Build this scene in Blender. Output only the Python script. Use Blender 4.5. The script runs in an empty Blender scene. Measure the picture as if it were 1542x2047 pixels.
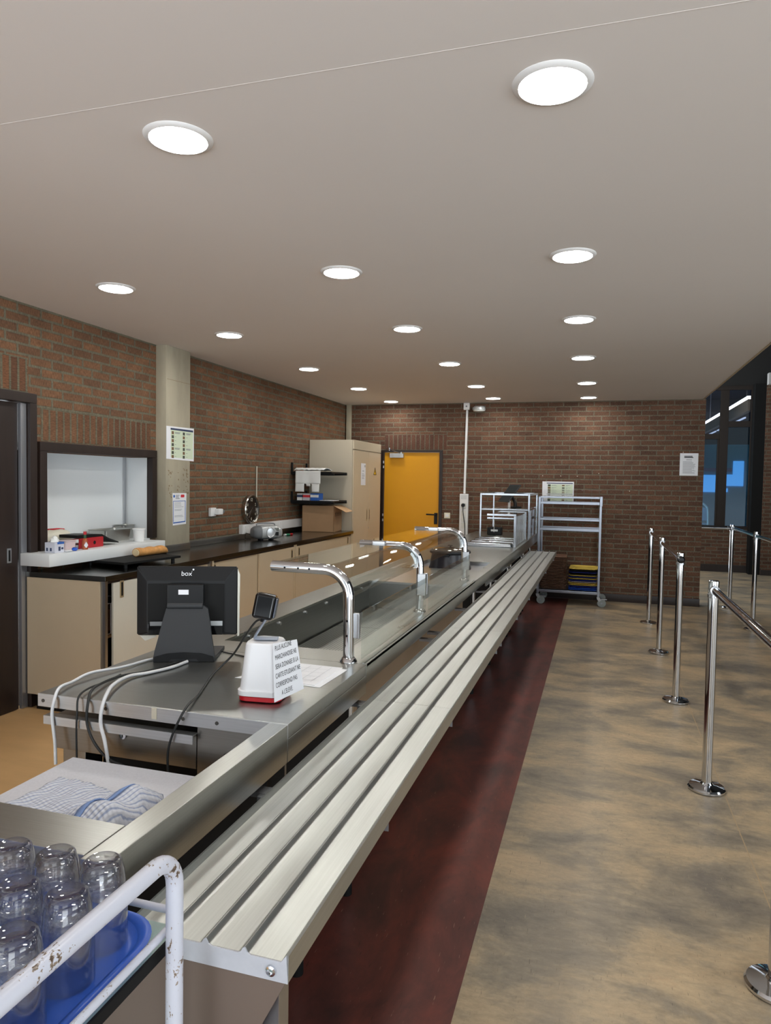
import bpy, bmesh, math, random
from math import radians as R, sin, cos, pi
from mathutils import Vector, Matrix
random.seed(7)
S = bpy.context.scene
COL = S.collection

# ------------------------------------------------------------------ camera
cam_d = bpy.data.cameras.new('camera')
cam = bpy.data.objects.new('camera', cam_d); COL.objects.link(cam)
F_PX, YAW, PITCH, ROLL = 1404.0, R(16.94), R(2.465), R(0.958)
fwd = Vector((-sin(YAW)*cos(PITCH), cos(YAW)*cos(PITCH), -sin(PITCH)))
rt = Vector((cos(YAW), sin(YAW), 0)); up = rt.cross(fwd)
r2 = rt*cos(ROLL) + up*sin(ROLL); u2 = up*cos(ROLL) - rt*sin(ROLL)
M = Matrix((r2, u2, -fwd)).transposed().to_4x4(); M.translation = Vector((0, 0, 1.57))
cam.matrix_world = M
cam_d.sensor_fit = 'VERTICAL'; cam_d.sensor_height = 24.0
cam_d.lens = F_PX/2047*24.0
cam_d.clip_start = 0.02; cam_d.clip_end = 200
S.camera = cam

# ------------------------------------------------------------------ world, exposure
W = bpy.data.worlds.new('world'); S.world = W; W.use_nodes = True
def world():
    # daylight reaching the hall past its open sides: low half brightened for the ceiling, dark stripes added to streak the chrome
    nd, ln = W.node_tree.nodes, W.node_tree.links; bg = nd['Background']
    def mth(op, a, b=None, c=None):
        m = nd.new('ShaderNodeMath'); m.operation = op
        for i, v in enumerate((a, b, c)):
            if v is None: continue
            if hasattr(v, 'is_output'): ln.new(v, m.inputs[i])
            else: m.inputs[i].default_value = v
        return m.outputs[0]
    tc = nd.new('ShaderNodeTexCoord'); sp = nd.new('ShaderNodeSeparateXYZ'); ln.new(tc.outputs['Generated'], sp.inputs[0])
    az = mth('ARCTAN2', sp.outputs['X'], sp.outputs['Y'])
    st = nd.new('ShaderNodeMapRange'); ln.new(mth('SINE', mth('MULTIPLY', az, 8.0)), st.inputs['Value'])
    st.inputs['From Min'].default_value = -.25; st.inputs['From Max'].default_value = .05; st.inputs['To Min'].default_value = .16; st.inputs['To Max'].default_value = 1
    lo = nd.new('ShaderNodeMapRange'); ln.new(sp.outputs['Z'], lo.inputs['Value'])
    lo.inputs['From Min'].default_value = -.03; lo.inputs['From Max'].default_value = .03; lo.inputs['To Min'].default_value = WORLD_LOW; lo.inputs['To Max'].default_value = WORLD_UP
    ln.new(mth('MULTIPLY', st.outputs[0], lo.outputs[0]), bg.inputs[1])
    bg.inputs[0].default_value = (.88, .95, 1.0, 1)
WORLD_LOW, WORLD_UP = 5.2, 2.0
world()
DOWNLIGHT = 48.0
vs = S.view_settings
vs.view_transform = 'Standard'; vs.look = 'None'; vs.gamma = 1.0; vs.exposure = 0.62; vs.use_curve_mapping = False
cy = S.cycles
cy.use_denoising = True
cy.max_bounces = 10; cy.transparent_max_bounces = 24; cy.glossy_bounces = 6; cy.transmission_bounces = 10; cy.diffuse_bounces = 5
cy.sample_clamp_indirect = 4.0
cy.caustics_reflective = False; cy.caustics_refractive = False

# ------------------------------------------------------------------ helpers
def L(r, g, b):
    f = lambda c: (c/255/12.92) if c/255 <= .04045 else ((c/255+.055)/1.055)**2.4
    return (f(r), f(g), f(b), 1)

XF = {}                                           # world matrix of every thing
def thing(name, label, cat, loc=(0, 0, 0), rz=0, group=None, kind=None):
    o = bpy.data.objects.new(name, None); COL.objects.link(o)
    o.location = loc; o.rotation_euler = (0, 0, rz); o.empty_display_size = .1
    o['label'] = label; o['category'] = cat
    if group: o['group'] = group
    if kind: o['kind'] = kind
    XF[o] = Matrix.Translation(loc) @ Matrix.Rotation(rz, 4, 'Z')
    return o
def mesh(name, bm, m, angle=35):
    me = bpy.data.meshes.new(name)
    bmesh.ops.recalc_face_normals(bm, faces=bm.faces)
    bm.to_mesh(me); bm.free()
    for x in (m if isinstance(m, (list, tuple)) else [m]): me.materials.append(x)
    me.shade_smooth(); me.set_sharp_from_angle(angle=R(angle))
    return me
def part(name, bm, m, parent, local=False, label=None, kind=None, angle=35):
    """a mesh child; bm is in world space unless local"""
    if not local: bm.transform(XF[parent].inverted())
    o = bpy.data.objects.new(name, mesh(name, bm, m, angle)); COL.objects.link(o)
    w_ = o.modifiers.new('weighted_normals', 'WEIGHTED_NORMAL'); w_.keep_sharp = True
    o.parent = parent; XF[o] = XF[parent]
    if label: o['label'] = label
    if kind: o['kind'] = kind
    return o
def solo(name, label, cat, bm, m, loc=(0, 0, 0), rz=0, group=None, kind=None, angle=35, world=False):
    """a thing that is one mesh; bm is local to loc unless world"""
    mt = Matrix.Translation(loc) @ Matrix.Rotation(rz, 4, 'Z')
    if world: bm.transform(mt.inverted())
    o = bpy.data.objects.new(name, mesh(name, bm, m, angle)); COL.objects.link(o)
    w_ = o.modifiers.new('weighted_normals', 'WEIGHTED_NORMAL'); w_.keep_sharp = True
    o.location = loc; o.rotation_euler = (0, 0, rz); XF[o] = mt
    if label: o['label'] = label; o['category'] = cat
    if group: o['group'] = group
    if kind: o['kind'] = kind
    return o
def struct(name, bm, m, angle=35):
    o = bpy.data.objects.new(name, mesh(name, bm, m, angle)); COL.objects.link(o)
    o['kind'] = 'structure'; XF[o] = Matrix.Identity(4); return o
def copy_tree(o, loc, rz=None, label=None, group=None, parent=None):
    c = o.copy(); COL.objects.link(c)
    if parent is not None: c.parent = parent
    else:
        c.location = loc
        if rz is not None: c.rotation_euler = (0, 0, rz)
        if label: c['label'] = label
        if group: c['group'] = group
    for ch in o.children: copy_tree(ch, None, parent=c)
    return c

def B(): return bmesh.new()
def box(bm, x0, x1, y0, y1, z0, z1, bev=0, seg=2, mi=0):
    vs_ = [bm.verts.new(p) for p in ((x0,y0,z0),(x1,y0,z0),(x1,y1,z0),(x0,y1,z0),(x0,y0,z1),(x1,y0,z1),(x1,y1,z1),(x0,y1,z1))]
    fs = [bm.faces.new([vs_[i] for i in q]) for q in ((3,2,1,0),(4,5,6,7),(0,1,5,4),(1,2,6,5),(2,3,7,6),(3,0,4,7))]
    for f in fs: f.material_index = mi
    if bev:
        es = list({e for f in fs for e in f.edges})
        r = bmesh.ops.bevel(bm, geom=es, offset=bev, segments=seg, affect='EDGES', profile=.5)
        for f in r['faces']: f.material_index = mi
    return bm
def bx(*a, **k): return box(B(), *a, **k)
def quad(bm, pts, mi=0):
    f = bm.faces.new([bm.verts.new(p) for p in pts]); f.material_index = mi; return bm
def frame_of(d):
    d = Vector(d).normalized()
    a = Vector((0, 0, 1)) if abs(d.z) < .9 else Vector((1, 0, 0))
    x = d.cross(a).normalized(); return x, d.cross(x).normalized()
def tube(bm, pts, r, seg=12, cap=True, mi=0, radii=None):
    pts = [Vector(p) for p in pts]; rings = []; px = None
    for i, p in enumerate(pts):
        d = (pts[min(i+1, len(pts)-1)] - pts[max(i-1, 0)]).normalized()
        if px is None: x, y = frame_of(d)
        else:
            x = (px - d*px.dot(d)).normalized(); y = d.cross(x)
        px = x; rr = radii[i] if radii else r
        rings.append([bm.verts.new(p + (x*cos(2*pi*k/seg) + y*sin(2*pi*k/seg))*rr) for k in range(seg)])
    for a, b in zip(rings, rings[1:]):
        for k in range(seg):
            f = bm.faces.new((a[k], a[(k+1) % seg], b[(k+1) % seg], b[k])); f.material_index = mi
    if cap:
        f = bm.faces.new(rings[0][::-1]); f.material_index = mi
        f = bm.faces.new(rings[-1]); f.material_index = mi
    return bm
def cyl(bm, p0, p1, r, seg=16, r2=None, mi=0):
    return tube(bm, [p0, p1], r, seg, True, mi, [r, r if r2 is None else r2])
def lathe(bm, prof, c=(0, 0, 0), seg=24, mi=0, closed=False, sx=1, sy=1):
    rings = []
    for r, z in prof:
        if r < 1e-6: rings.append([bm.verts.new((c[0], c[1], c[2]+z))])
        else: rings.append([bm.verts.new((c[0]+sx*r*cos(2*pi*k/seg), c[1]+sy*r*sin(2*pi*k/seg), c[2]+z)) for k in range(seg)])
    pairs = list(zip(rings, rings[1:]))
    if closed: pairs.append((rings[-1], rings[0]))
    for a, b in pairs:
        for k in range(seg):
            q = (k+1) % seg
            if len(a) == 1 and len(b) == 1: continue
            if len(a) == 1: vs_ = (a[0], b[q], b[k])
            elif len(b) == 1: vs_ = (a[k], a[q], b[0])
            else: vs_ = (a[k], a[q], b[q], b[k])
            f = bm.faces.new(vs_); f.material_index = mi
    return bm
def prism(bm, pts, axis, a, b, mi=0):
    """extrude a closed 2-D outline along an axis: x -> (y,z), y -> (x,z), z -> (x,y)"""
    mk = {'x': lambda p, t: (t, p[0], p[1]), 'y': lambda p, t: (p[0], t, p[1]), 'z': lambda p, t: (p[0], p[1], t)}[axis]
    va = [bm.verts.new(mk(p, a)) for p in pts]; vb = [bm.verts.new(mk(p, b)) for p in pts]
    n = len(pts)
    fs = [bm.faces.new(va[::-1]), bm.faces.new(vb)]
    for k in range(n): fs.append(bm.faces.new((va[k], va[(k+1) % n], vb[(k+1) % n], vb[k])))
    for f in fs: f.material_index = mi
    return bm
def rrect(x0, x1, y0, y1, r, n=5):
    out = []
    for cx, cy_, a0 in ((x1-r, y1-r, 0), (x0+r, y1-r, 90), (x0+r, y0+r, 180), (x1-r, y0+r, 270)):
        for k in range(n+1):
            a = R(a0 + 90*k/n); out.append((cx + r*cos(a), cy_ + r*sin(a)))
    return out
def arc(c, r, a0, a1, n, plane='xz', k=0):
    o = []
    for i in range(n+1):
        a = R(a0 + (a1-a0)*i/n); p = (c[0]+r*cos(a), c[1]+r*sin(a))
        o.append((p[0], k, p[1]) if plane == 'xz' else (k, p[0], p[1]) if plane == 'yz' else (p[0], p[1], k))
    return o
def spline(pts, n=8):
    P = [Vector(p) for p in pts]; P = [P[0]*2-P[1]] + P + [P[-1]*2-P[-2]]; out = []
    for i in range(1, len(P)-2):
        for k in range(n):
            t = k/n; a, b, c, d = P[i-1:i+3]
            out.append(.5*((2*b) + (c-a)*t + (2*a-5*b+4*c-d)*t*t + (3*b-a-3*c+d)*t**3))
    out.append(P[-2]); return out
def loft(bm, loops, cap=True, mi=0):
    """skin several equal-length closed loops of points"""
    rs = [[bm.verts.new(p) for p in l] for l in loops]; n = len(rs[0])
    for a, b in zip(rs, rs[1:]):
        for k in range(n):
            f = bm.faces.new((a[k], a[(k+1) % n], b[(k+1) % n], b[k])); f.material_index = mi
    if cap:
        f = bm.faces.new(rs[0][::-1]); f.material_index = mi
        f = bm.faces.new(rs[-1]); f.material_index = mi
    return bm
def text(body, size, m, parent, origin, xdir, ydir, name='lettering', off=.0006, align='LEFT', spacing=1.0, sx=1.0):
    cu = bpy.data.curves.new(name, 'FONT'); cu.body = body; cu.size = size; cu.align_x = align; cu.space_line = spacing
    tmp = bpy.data.objects.new('tmp', cu); COL.objects.link(tmp)
    me = bpy.data.meshes.new_from_object(tmp.evaluated_get(bpy.context.evaluated_depsgraph_get())); me.name = name
    bpy.data.objects.remove(tmp); bpy.data.curves.remove(cu)
    me.materials.clear(); me.materials.append(m)
    o = bpy.data.objects.new(name, me); COL.objects.link(o)
    x = Vector(xdir).normalized(); y = Vector(ydir); y = (y - x*x.dot(y)).normalized(); z = x.cross(y)
    mw = Matrix((x*sx, y, z)).transposed().to_4x4(); mw.translation = Vector(origin) + z*off
    o.parent = parent; o.matrix_local = XF[parent].inverted() @ mw
    return o

# ------------------------------------------------------------------ materials
def nm(name):
    m = bpy.data.materials.new(name); m.use_nodes = True
    return m, m.node_tree.nodes, m.node_tree.links, m.node_tree.nodes['Principled BSDF']
def coord(nd, ln, scale=(1, 1, 1), rot=(0, 0, 0)):
    tc = nd.new('ShaderNodeTexCoord'); mp = nd.new('ShaderNodeMapping')
    ln.new(tc.outputs['Object'], mp.inputs[0]); mp.inputs['Scale'].default_value = scale; mp.inputs['Rotation'].default_value = rot
    return mp.outputs[0]
def noise(nd, ln, vec, scale, detail=4, rough=.55, dist=0):
    n = nd.new('ShaderNodeTexNoise'); ln.new(vec, n.inputs['Vector'])
    n.inputs['Scale'].default_value = scale; n.inputs['Detail'].default_value = detail
    n.inputs['Roughness'].default_value = rough; n.inputs['Distortion'].default_value = dist
    return n.outputs['Fac']
def ramp(nd, ln, fac, stops):
    r = nd.new('ShaderNodeValToRGB'); ln.new(fac, r.inputs[0]); e = r.color_ramp.elements
    e[0].position, e[0].color = stops[0]; e[1].position, e[1].color = stops[-1]
    for p, c in stops[1:-1]:
        k = e.new(p); k.color = c
    return r.outputs[0]
def mixc(nd, ln, fac, a, b, blend='MIX'):
    m = nd.new('ShaderNodeMix'); m.data_type = 'RGBA'; m.blend_type = blend
    for sock, v in ((m.inputs[0], fac), (m.inputs[6], a), (m.inputs[7], b)):
        if hasattr(v, 'is_output'): ln.new(v, sock)
        else: sock.default_value = v
    return m.outputs[2]
def bump(nd, ln, bsdf, h, strength=.2, dist=.01):
    b = nd.new('ShaderNodeBump'); b.inputs['Strength'].default_value = strength; b.inputs['Distance'].default_value = dist
    ln.new(h, b.inputs['Height']); ln.new(b.outputs[0], bsdf.inputs['Normal'])
def gray(v): return (v, v, v, 1)
def plain(name, c, rough=.5, metal=0, var=0, vscale=6, stretch=(1, 1, 1), bmp=0, bscale=60, spec=.5, rvar=0, coat=0):
    m, nd, ln, b = nm(name)
    b.inputs['Base Color'].default_value = c; b.inputs['Roughness'].default_value = rough; b.inputs['Metallic'].default_value = metal
    b.inputs['Specular IOR Level'].default_value = spec; b.inputs['Coat Weight'].default_value = coat
    if var or rvar or bmp:
        v = coord(nd, ln, stretch)
        n = noise(nd, ln, v, vscale, 5, .6)
        if var:
            lo = tuple(x*(1-var) for x in c[:3]) + (1,); hi = tuple(min(1, x*(1+var)) for x in c[:3]) + (1,)
            ln.new(ramp(nd, ln, n, [(.3, lo), (.7, hi)]), b.inputs['Base Color'])
        if rvar:
            ln.new(ramp(nd, ln, n, [(.3, gray(max(0, rough-rvar))), (.7, gray(rough+rvar))]), b.inputs['Roughness'])
        if bmp: bump(nd, ln, b, noise(nd, ln, v, bscale, 3), bmp, .002)
    return m
def brushed(name, c, rough, axis, var=.06, aniso=.0):
    st = {'x': (1.2, 90, 90), 'y': (90, 1.2, 90), 'z': (90, 90, 1.2)}[axis]
    m, nd, ln, b = nm(name)
    b.inputs['Metallic'].default_value = 1
    v = coord(nd, ln, st); n = noise(nd, ln, v, 3, 3, .6)
    n2 = noise(nd, ln, coord(nd, ln), 2.4, 4, .6)
    lo = tuple(x*(1-var) for x in c[:3]) + (1,); hi = tuple(min(1, x*(1+var)) for x in c[:3]) + (1,)
    ln.new(ramp(nd, ln, n, [(.3, lo), (.7, hi)]), b.inputs['Base Color'])
    mx = nd.new('ShaderNodeMath'); mx.operation = 'MULTIPLY_ADD'
    ln.new(n2, mx.inputs[0]); mx.inputs[1].default_value = .16; mx.inputs[2].default_value = rough - .08
    ln.new(mx.outputs[0], b.inputs['Roughness'])
    return m
def brick(name, u, v, c1, c2, mortar, soldier=False, msize=.0075, off=0):
    m, nd, ln, b = nm(name)
    tc = nd.new('ShaderNodeTexCoord'); sp = nd.new('ShaderNodeSeparateXYZ'); cb = nd.new('ShaderNodeCombineXYZ')
    ln.new(tc.outputs['Object'], sp.inputs[0])
    ln.new(sp.outputs[u], cb.inputs[0]); ln.new(sp.outputs[v], cb.inputs[1])
    if off:
        sh = nd.new('ShaderNodeMath'); sh.operation = 'SUBTRACT'; ln.new(sp.outputs[v], sh.inputs[0]); sh.inputs[1].default_value = off; ln.new(sh.outputs[0], cb.inputs[1])
    # slight wobble so the courses are not ruler straight
    wob = nd.new('ShaderNodeTexNoise'); wob.inputs['Scale'].default_value = 5; ln.new(cb.outputs[0], wob.inputs['Vector'])
    sc = nd.new('ShaderNodeVectorMath'); sc.operation = 'MULTIPLY_ADD'
    ln.new(wob.outputs['Color'], sc.inputs[0]); sc.inputs[1].default_value = (.008, .006, 0); ln.new(cb.outputs[0], sc.inputs[2])
    t = nd.new('ShaderNodeTexBrick'); ln.new(sc.outputs[0], t.inputs['Vector'])
    t.offset = 0 if soldier else .5; t.offset_frequency = 2; t.squash = 1
    t.inputs['Scale'].default_value = 1; t.inputs['Brick Width'].default_value = .202 if not soldier else .068
    t.inputs['Row Height'].default_value = .066 if not soldier else .23
    t.inputs['Mortar Size'].default_value = msize; t.inputs['Mortar Smooth'].default_value = .5; t.inputs['Bias'].default_value = 0
    t.inputs['Color1'].default_value = c1; t.inputs['Color2'].default_value = c2; t.inputs['Mortar'].default_value = mortar
    stv = nd.new('ShaderNodeMapping'); ln.new(cb.outputs[0], stv.inputs[0])
    stv.inputs['Scale'].default_value = (1, .22, 1) if not soldier else (.22, 1, 1)
    fine = noise(nd, ln, stv.outputs[0], 170, 4, .7)
    big = noise(nd, ln, cb.outputs[0], 7, 4, .6)
    c = mixc(nd, ln, .7, t.outputs['Color'], ramp(nd, ln, fine, [(.30, gray(.18)), (.70, gray(.86))]), 'OVERLAY')
    c = mixc(nd, ln, .35, c, ramp(nd, ln, big, [(.3, gray(.3)), (.7, gray(.72))]), 'OVERLAY')
    ln.new(c, b.inputs['Base Color']); b.inputs['Roughness'].default_value = .88; b.inputs['Specular IOR Level'].default_value = .25
    inv = nd.new('ShaderNodeMath'); inv.operation = 'MULTIPLY_ADD'
    ln.new(t.outputs['Fac'], inv.inputs[0]); inv.inputs[1].default_value = -1.0
    ln.new(fine, inv.inputs[2]); bump(nd, ln, b, inv.outputs[0], .55, .012)
    return m
def clear(name, tint=(.95, .97, .96, 1), ior=1.5, rough=0.0, power=5):
    m, nd, ln, b = nm(name); nd.remove(b)
    out = [n for n in nd if n.type == 'OUTPUT_MATERIAL'][0]
    tr = nd.new('ShaderNodeBsdfTransparent'); tr.inputs[0].default_value = tint
    gl = nd.new('ShaderNodeBsdfGlossy'); gl.inputs['Roughness'].default_value = rough; gl.inputs[0].default_value = (1, 1, 1, 1)
    lw = nd.new('ShaderNodeLayerWeight'); lw.inputs[0].default_value = .5          # Schlick: f0 + (1-f0)(1-cos)^5
    pw = nd.new('ShaderNodeMath'); pw.operation = 'POWER'; ln.new(lw.outputs['Facing'], pw.inputs[0]); pw.inputs[1].default_value = power
    f0 = ((ior-1)/(ior+1))**2
    fr = nd.new('ShaderNodeMath'); fr.operation = 'MULTIPLY_ADD'; ln.new(pw.outputs[0], fr.inputs[0]); fr.inputs[1].default_value = 1-f0; fr.inputs[2].default_value = f0
    mx = nd.new('ShaderNodeMixShader'); ln.new(fr.outputs[0], mx.inputs[0]); ln.new(tr.outputs[0], mx.inputs[1]); ln.new(gl.outputs[0], mx.inputs[2])
    ln.new(mx.outputs[0], out.inputs[0])
    return m
def emit(name, c, s):
    m, nd, ln, b = nm(name); b.inputs['Emission Color'].default_value = c; b.inputs['Emission Strength'].default_value = s
    b.inputs['Base Color'].default_value = (.8, .8, .8, 1); return m

STEEL = brushed('brushed_steel', L(186, 187, 182), .30, 'y')
STEEL_X = brushed('brushed_steel_across', L(184, 185, 181), .30, 'x')
STEEL_D = brushed('dark_steel', L(150, 150, 147), .34, 'y')
ALU = brushed('aluminium', L(196, 198, 194), .36, 'y')
ALU_X = brushed('aluminium_across', L(202, 204, 206), .45, 'x')
DRAWER = brushed('drawer_steel', L(146, 144, 140), .36, 'x')  # steel colour darkened to stand in for dark reflections on these fronts
CHROME = plain('chrome', L(214, 216, 220), .07, 1)
SATIN = plain('satin_metal', L(186, 187, 190), .28, 1)
ZINC = plain('zinc_plate', L(176, 178, 182), .38, .9)
BEIGE = plain('beige_laminate', L(205, 189, 162), .42, var=.03, vscale=2)
BEIGE_D = plain('beige_panel', L(150, 128, 104), .5, var=.05, vscale=2)
CREAM = plain('cream_laminate', L(222, 220, 208), .4, var=.02, vscale=2)
DARKBROWN = plain('dark_brown_wood', L(40, 29, 25), .45, var=.18, vscale=3, stretch=(6, 6, .6))
BLACK = plain('black_plastic', L(19, 20, 22), .5, spec=.3)
BLACK_M = plain('matt_black', L(17, 17, 17), .7, spec=.25)
CHAR = plain('charcoal_plastic', L(38, 40, 43), .55, bmp=.06, bscale=300)
GLOSSBLACK = plain('gloss_black', L(12, 12, 14), .08)
WHITE = plain('white_plastic', L(236, 236, 236), .4)
WHITE_LAM = plain('white_laminate', L(232, 236, 238), .35)
PAPER = plain('white_paper', L(238, 239, 243), .8)
INK = plain('black_ink', L(34, 34, 38), .8)
INK_G = plain('grey_ink', L(120, 122, 130), .8)
INK_B = plain('blue_ink', L(44, 96, 178), .7)
INK_R = plain('red_ink', L(200, 40, 52), .7)
NAVY = plain('navy_ink', L(46, 60, 92), .7)
PALEGREEN = plain('pale_green_print', L(214, 226, 200), .8)
PHOTO_A = plain('brown_print', L(120, 92, 64), .8, var=.5, vscale=80)
PHOTO_B = plain('dark_print', L(74, 78, 66), .8, var=.6, vscale=80)
YELLOW = plain('yellow_paint', L(214, 150, 0), .5, var=.02, vscale=2)
RED = plain('red_plastic', L(196, 18, 34), .3)
BINDER = plain('red_card', L(178, 30, 40), .5)
GREY_PL = plain('grey_plastic', L(120, 124, 128), .45)
SILVER_PL = plain('silver_plastic', L(186, 190, 192), .32, .3)
CONCRETE = plain('concrete', L(168, 160, 140), .85, var=.14, vscale=5, stretch=(1, 1, .35), bmp=.3, bscale=40)
CEIL = plain('ceiling_paint', L(238, 233, 230), .75, var=.012, vscale=.8)
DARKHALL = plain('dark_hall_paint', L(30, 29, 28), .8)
CARD = plain('cardboard', L(176, 140, 104), .8, var=.04, vscale=12)
CLOTHW = plain('white_cloth', L(236, 238, 236), .9)
BLUE_TRAY = plain('blue_plastic', L(44, 98, 208), .3, var=.03, vscale=20)
YEL_TRAY = plain('yellow_plastic', L(226, 196, 92), .4)
NAVY_TRAY = plain('navy_plastic', L(36, 48, 132), .4)
MAUVE_TRAY = plain('grey_plastic_tray', L(178, 168, 182), .4)
BROWN_TRAY = plain('brown_tray', L(132, 100, 82), .45, var=.1, vscale=20)
BREAD = plain('bread_crust', L(206, 148, 84), .75, var=.22, vscale=26, bmp=.35, bscale=60)
CRUMB = plain('bread_crumb', L(236, 214, 170), .9, bmp=.4, bscale=90)
RUBBER = plain('grey_rubber', L(140, 146, 144), .6)
SCRATCHED = None
GLASS = clear('clear_glass', (.93, .96, .945, 1))
GLASS_E = plain('glass_edge', L(20, 44, 38), .15)
PERSPEX = clear('clear_plastic', (.95, .95, .95, 1), 1.45, .03)
def tumbler_glass():
    m, nd, ln, b = nm('tumbler_glass'); nd.remove(b)
    out = [n for n in nd if n.type == 'OUTPUT_MATERIAL'][0]
    tr = nd.new('ShaderNodeBsdfTransparent'); tr.inputs[0].default_value = (.97, .975, .985, 1)
    gl = nd.new('ShaderNodeBsdfGlass'); gl.inputs['IOR'].default_value = 1.46; gl.inputs['Roughness'].default_value = 0; gl.inputs[0].default_value = (.98, .985, 1, 1)
    lw = nd.new('ShaderNodeLayerWeight'); lw.inputs[0].default_value = .5
    mp = nd.new('ShaderNodeMapRange'); ln.new(lw.outputs['Facing'], mp.inputs['Value']); mp.inputs['From Min'].default_value = .1; mp.inputs['From Max'].default_value = .7; mp.inputs['To Min'].default_value = .06; mp.inputs['To Max'].default_value = .55
    mx = nd.new('ShaderNodeMixShader'); ln.new(mp.outputs[0], mx.inputs[0]); ln.new(tr.outputs[0], mx.inputs[1]); ln.new(gl.outputs[0], mx.inputs[2]); gy = nd.new('ShaderNodeBsdfGlossy'); gy.inputs['Roughness'].default_value = .02
    pw = nd.new('ShaderNodeMath'); pw.operation = 'POWER'; ln.new(lw.outputs['Facing'], pw.inputs[0]); pw.inputs[1].default_value = 3
    ma = nd.new('ShaderNodeMath'); ma.operation = 'MULTIPLY_ADD'; ln.new(pw.outputs[0], ma.inputs[0]); ma.inputs[1].default_value = .75; ma.inputs[2].default_value = .07
    m2 = nd.new('ShaderNodeMixShader'); ln.new(ma.outputs[0], m2.inputs[0]); ln.new(mx.outputs[0], m2.inputs[1]); ln.new(gy.outputs[0], m2.inputs[2]); ln.new(m2.outputs[0], out.inputs[0])
    return m
TUMBLER = tumbler_glass()
LIT = emit('lit_diffuser', (1, .985, .93, 1), DOWNLIGHT)
TUBE_LIT = emit('lit_tube', (1, 1, .84, 1), 6.0)
RACK = plain('rack_metal', L(156, 161, 172), .3, 1)
CASE = plain('case_metal', L(150, 154, 160), .24, 1)
SKYWIN = emit('daylit_window', L(110, 176, 240), .75)
BR_BACK = brick('brick_back', 'X', 'Z', L(110, 80, 63), L(88, 65, 53), L(108, 101, 86), msize=.0098)
BR_LEFT = brick('brick_left', 'Y', 'Z', L(128, 93, 68), L(108, 80, 61), L(108, 103, 87), msize=.0115)
SOL_BACK = brick('brick_soldier_back', 'X', 'Z', L(106, 74, 60), L(86, 62, 52), L(106, 99, 84), True, .0098, 2.042-1.84)
SOL_LEFT = brick('brick_soldier_left', 'Y', 'Z', L(124, 90, 66), L(96, 68, 52), L(106, 101, 84), True, .0115, 1.810-1.61)
SOL_DOOR = brick('brick_soldier_door', 'Y', 'Z', L(122, 84, 60), L(96, 68, 52), L(106, 101, 84), True, .0115, 2.124-2.07)
# ------------------------------------------------------------------ floor materials
def scratches(nd, ln, c, rot, stretch, col, thr=.70, amt=.5, sc=3):
    n = noise(nd, ln, coord(nd, ln, stretch, (0, 0, R(rot))), sc, 2, .5)
    return mixc(nd, ln, ramp(nd, ln, n, [(thr, gray(0)), (thr+.05, gray(amt))]), c, col)
def floor_mat():
    m, nd, ln, b = nm('worn_tan_lino')
    n1 = noise(nd, ln, coord(nd, ln, (1.0, 1.7, 1), (0, 0, R(8))), 1.7, 10, .66, .35)
    n2 = noise(nd, ln, coord(nd, ln, (5, 16, 1), (0, 0, R(10))), 2.2, 7, .72, .5)
    nb = noise(nd, ln, coord(nd, ln, (1, 1.3, 1)), .55, 3, .5)
    c = ramp(nd, ln, n1, [(.35, L(128, 118, 106)), (.46, L(156, 142, 122)), (.56, L(186, 164, 133)), (.68, L(206, 179, 143))])
    c = mixc(nd, ln, .55, c, ramp(nd, ln, n2, [(.28, gray(.37)), (.70, gray(.62))]), 'OVERLAY')
    c = mixc(nd, ln, .3, c, ramp(nd, ln, nb, [(.35, gray(.38)), (.65, gray(.6))]), 'OVERLAY')
    n5 = noise(nd, ln, coord(nd, ln, (1, 1.4, 1)), 34, 6, .75)
    c = mixc(nd, ln, .38, c, ramp(nd, ln, n5, [(.28, gray(.30)), (.72, gray(.68))]), 'OVERLAY')
    c = scratches(nd, ln, c, 4, (70, 7, 1), L(82, 72, 62), .69, .6)
    c = scratches(nd, ln, c, -12, (60, 6, 1), L(196, 172, 138), .70, .5)
    c = scratches(nd, ln, c, 80, (80, 9, 1), L(90, 80, 68), .70, .45)
    # joint between two sheets
    sp = nd.new('ShaderNodeSeparateXYZ'); tc = nd.new('ShaderNodeTexCoord'); ln.new(tc.outputs['Object'], sp.inputs[0])
    cmp = nd.new('ShaderNodeMath'); cmp.operation = 'COMPARE'; ln.new(sp.outputs['X'], cmp.inputs[0]); cmp.inputs[1].default_value = .655; cmp.inputs[2].default_value = .0022
    c = mixc(nd, ln, cmp.outputs[0], c, L(182, 156, 122))
    ln.new(c, b.inputs['Base Color'])
    ln.new(ramp(nd, ln, n2, [(.3, gray(.33)), (.7, gray(.48))]), b.inputs['Roughness'])
    b.inputs['Specular IOR Level'].default_value = .42
    bump(nd, ln, b, n2, .05, .003); return m
def red_mat():
    m, nd, ln, b = nm('worn_red_lino')
    n1 = noise(nd, ln, coord(nd, ln, (2.2, 1.0, 1)), 2.2, 9, .66, .4)
    c = ramp(nd, ln, n1, [(.34, L(80, 52, 48)), (.52, L(114, 64, 56)), (.70, L(140, 72, 60))])
    c = scratches(nd, ln, c, -14, (60, 6, 1), L(178, 140, 122), .71, .7)
    c = scratches(nd, ln, c, 20, (50, 6, 1), L(60, 40, 38), .68, .5)
    ln.new(c, b.inputs['Base Color']); b.inputs['Roughness'].default_value = .42; b.inputs['Specular IOR Level'].default_value = .4
    bump(nd, ln, b, n1, .04, .003); return m
FLOOR, REDF = floor_mat(), red_mat()
SERVF = plain('orange_tan_lino', L(206, 166, 116), .4, var=.07, vscale=3, stretch=(1, 3, 1))

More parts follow.
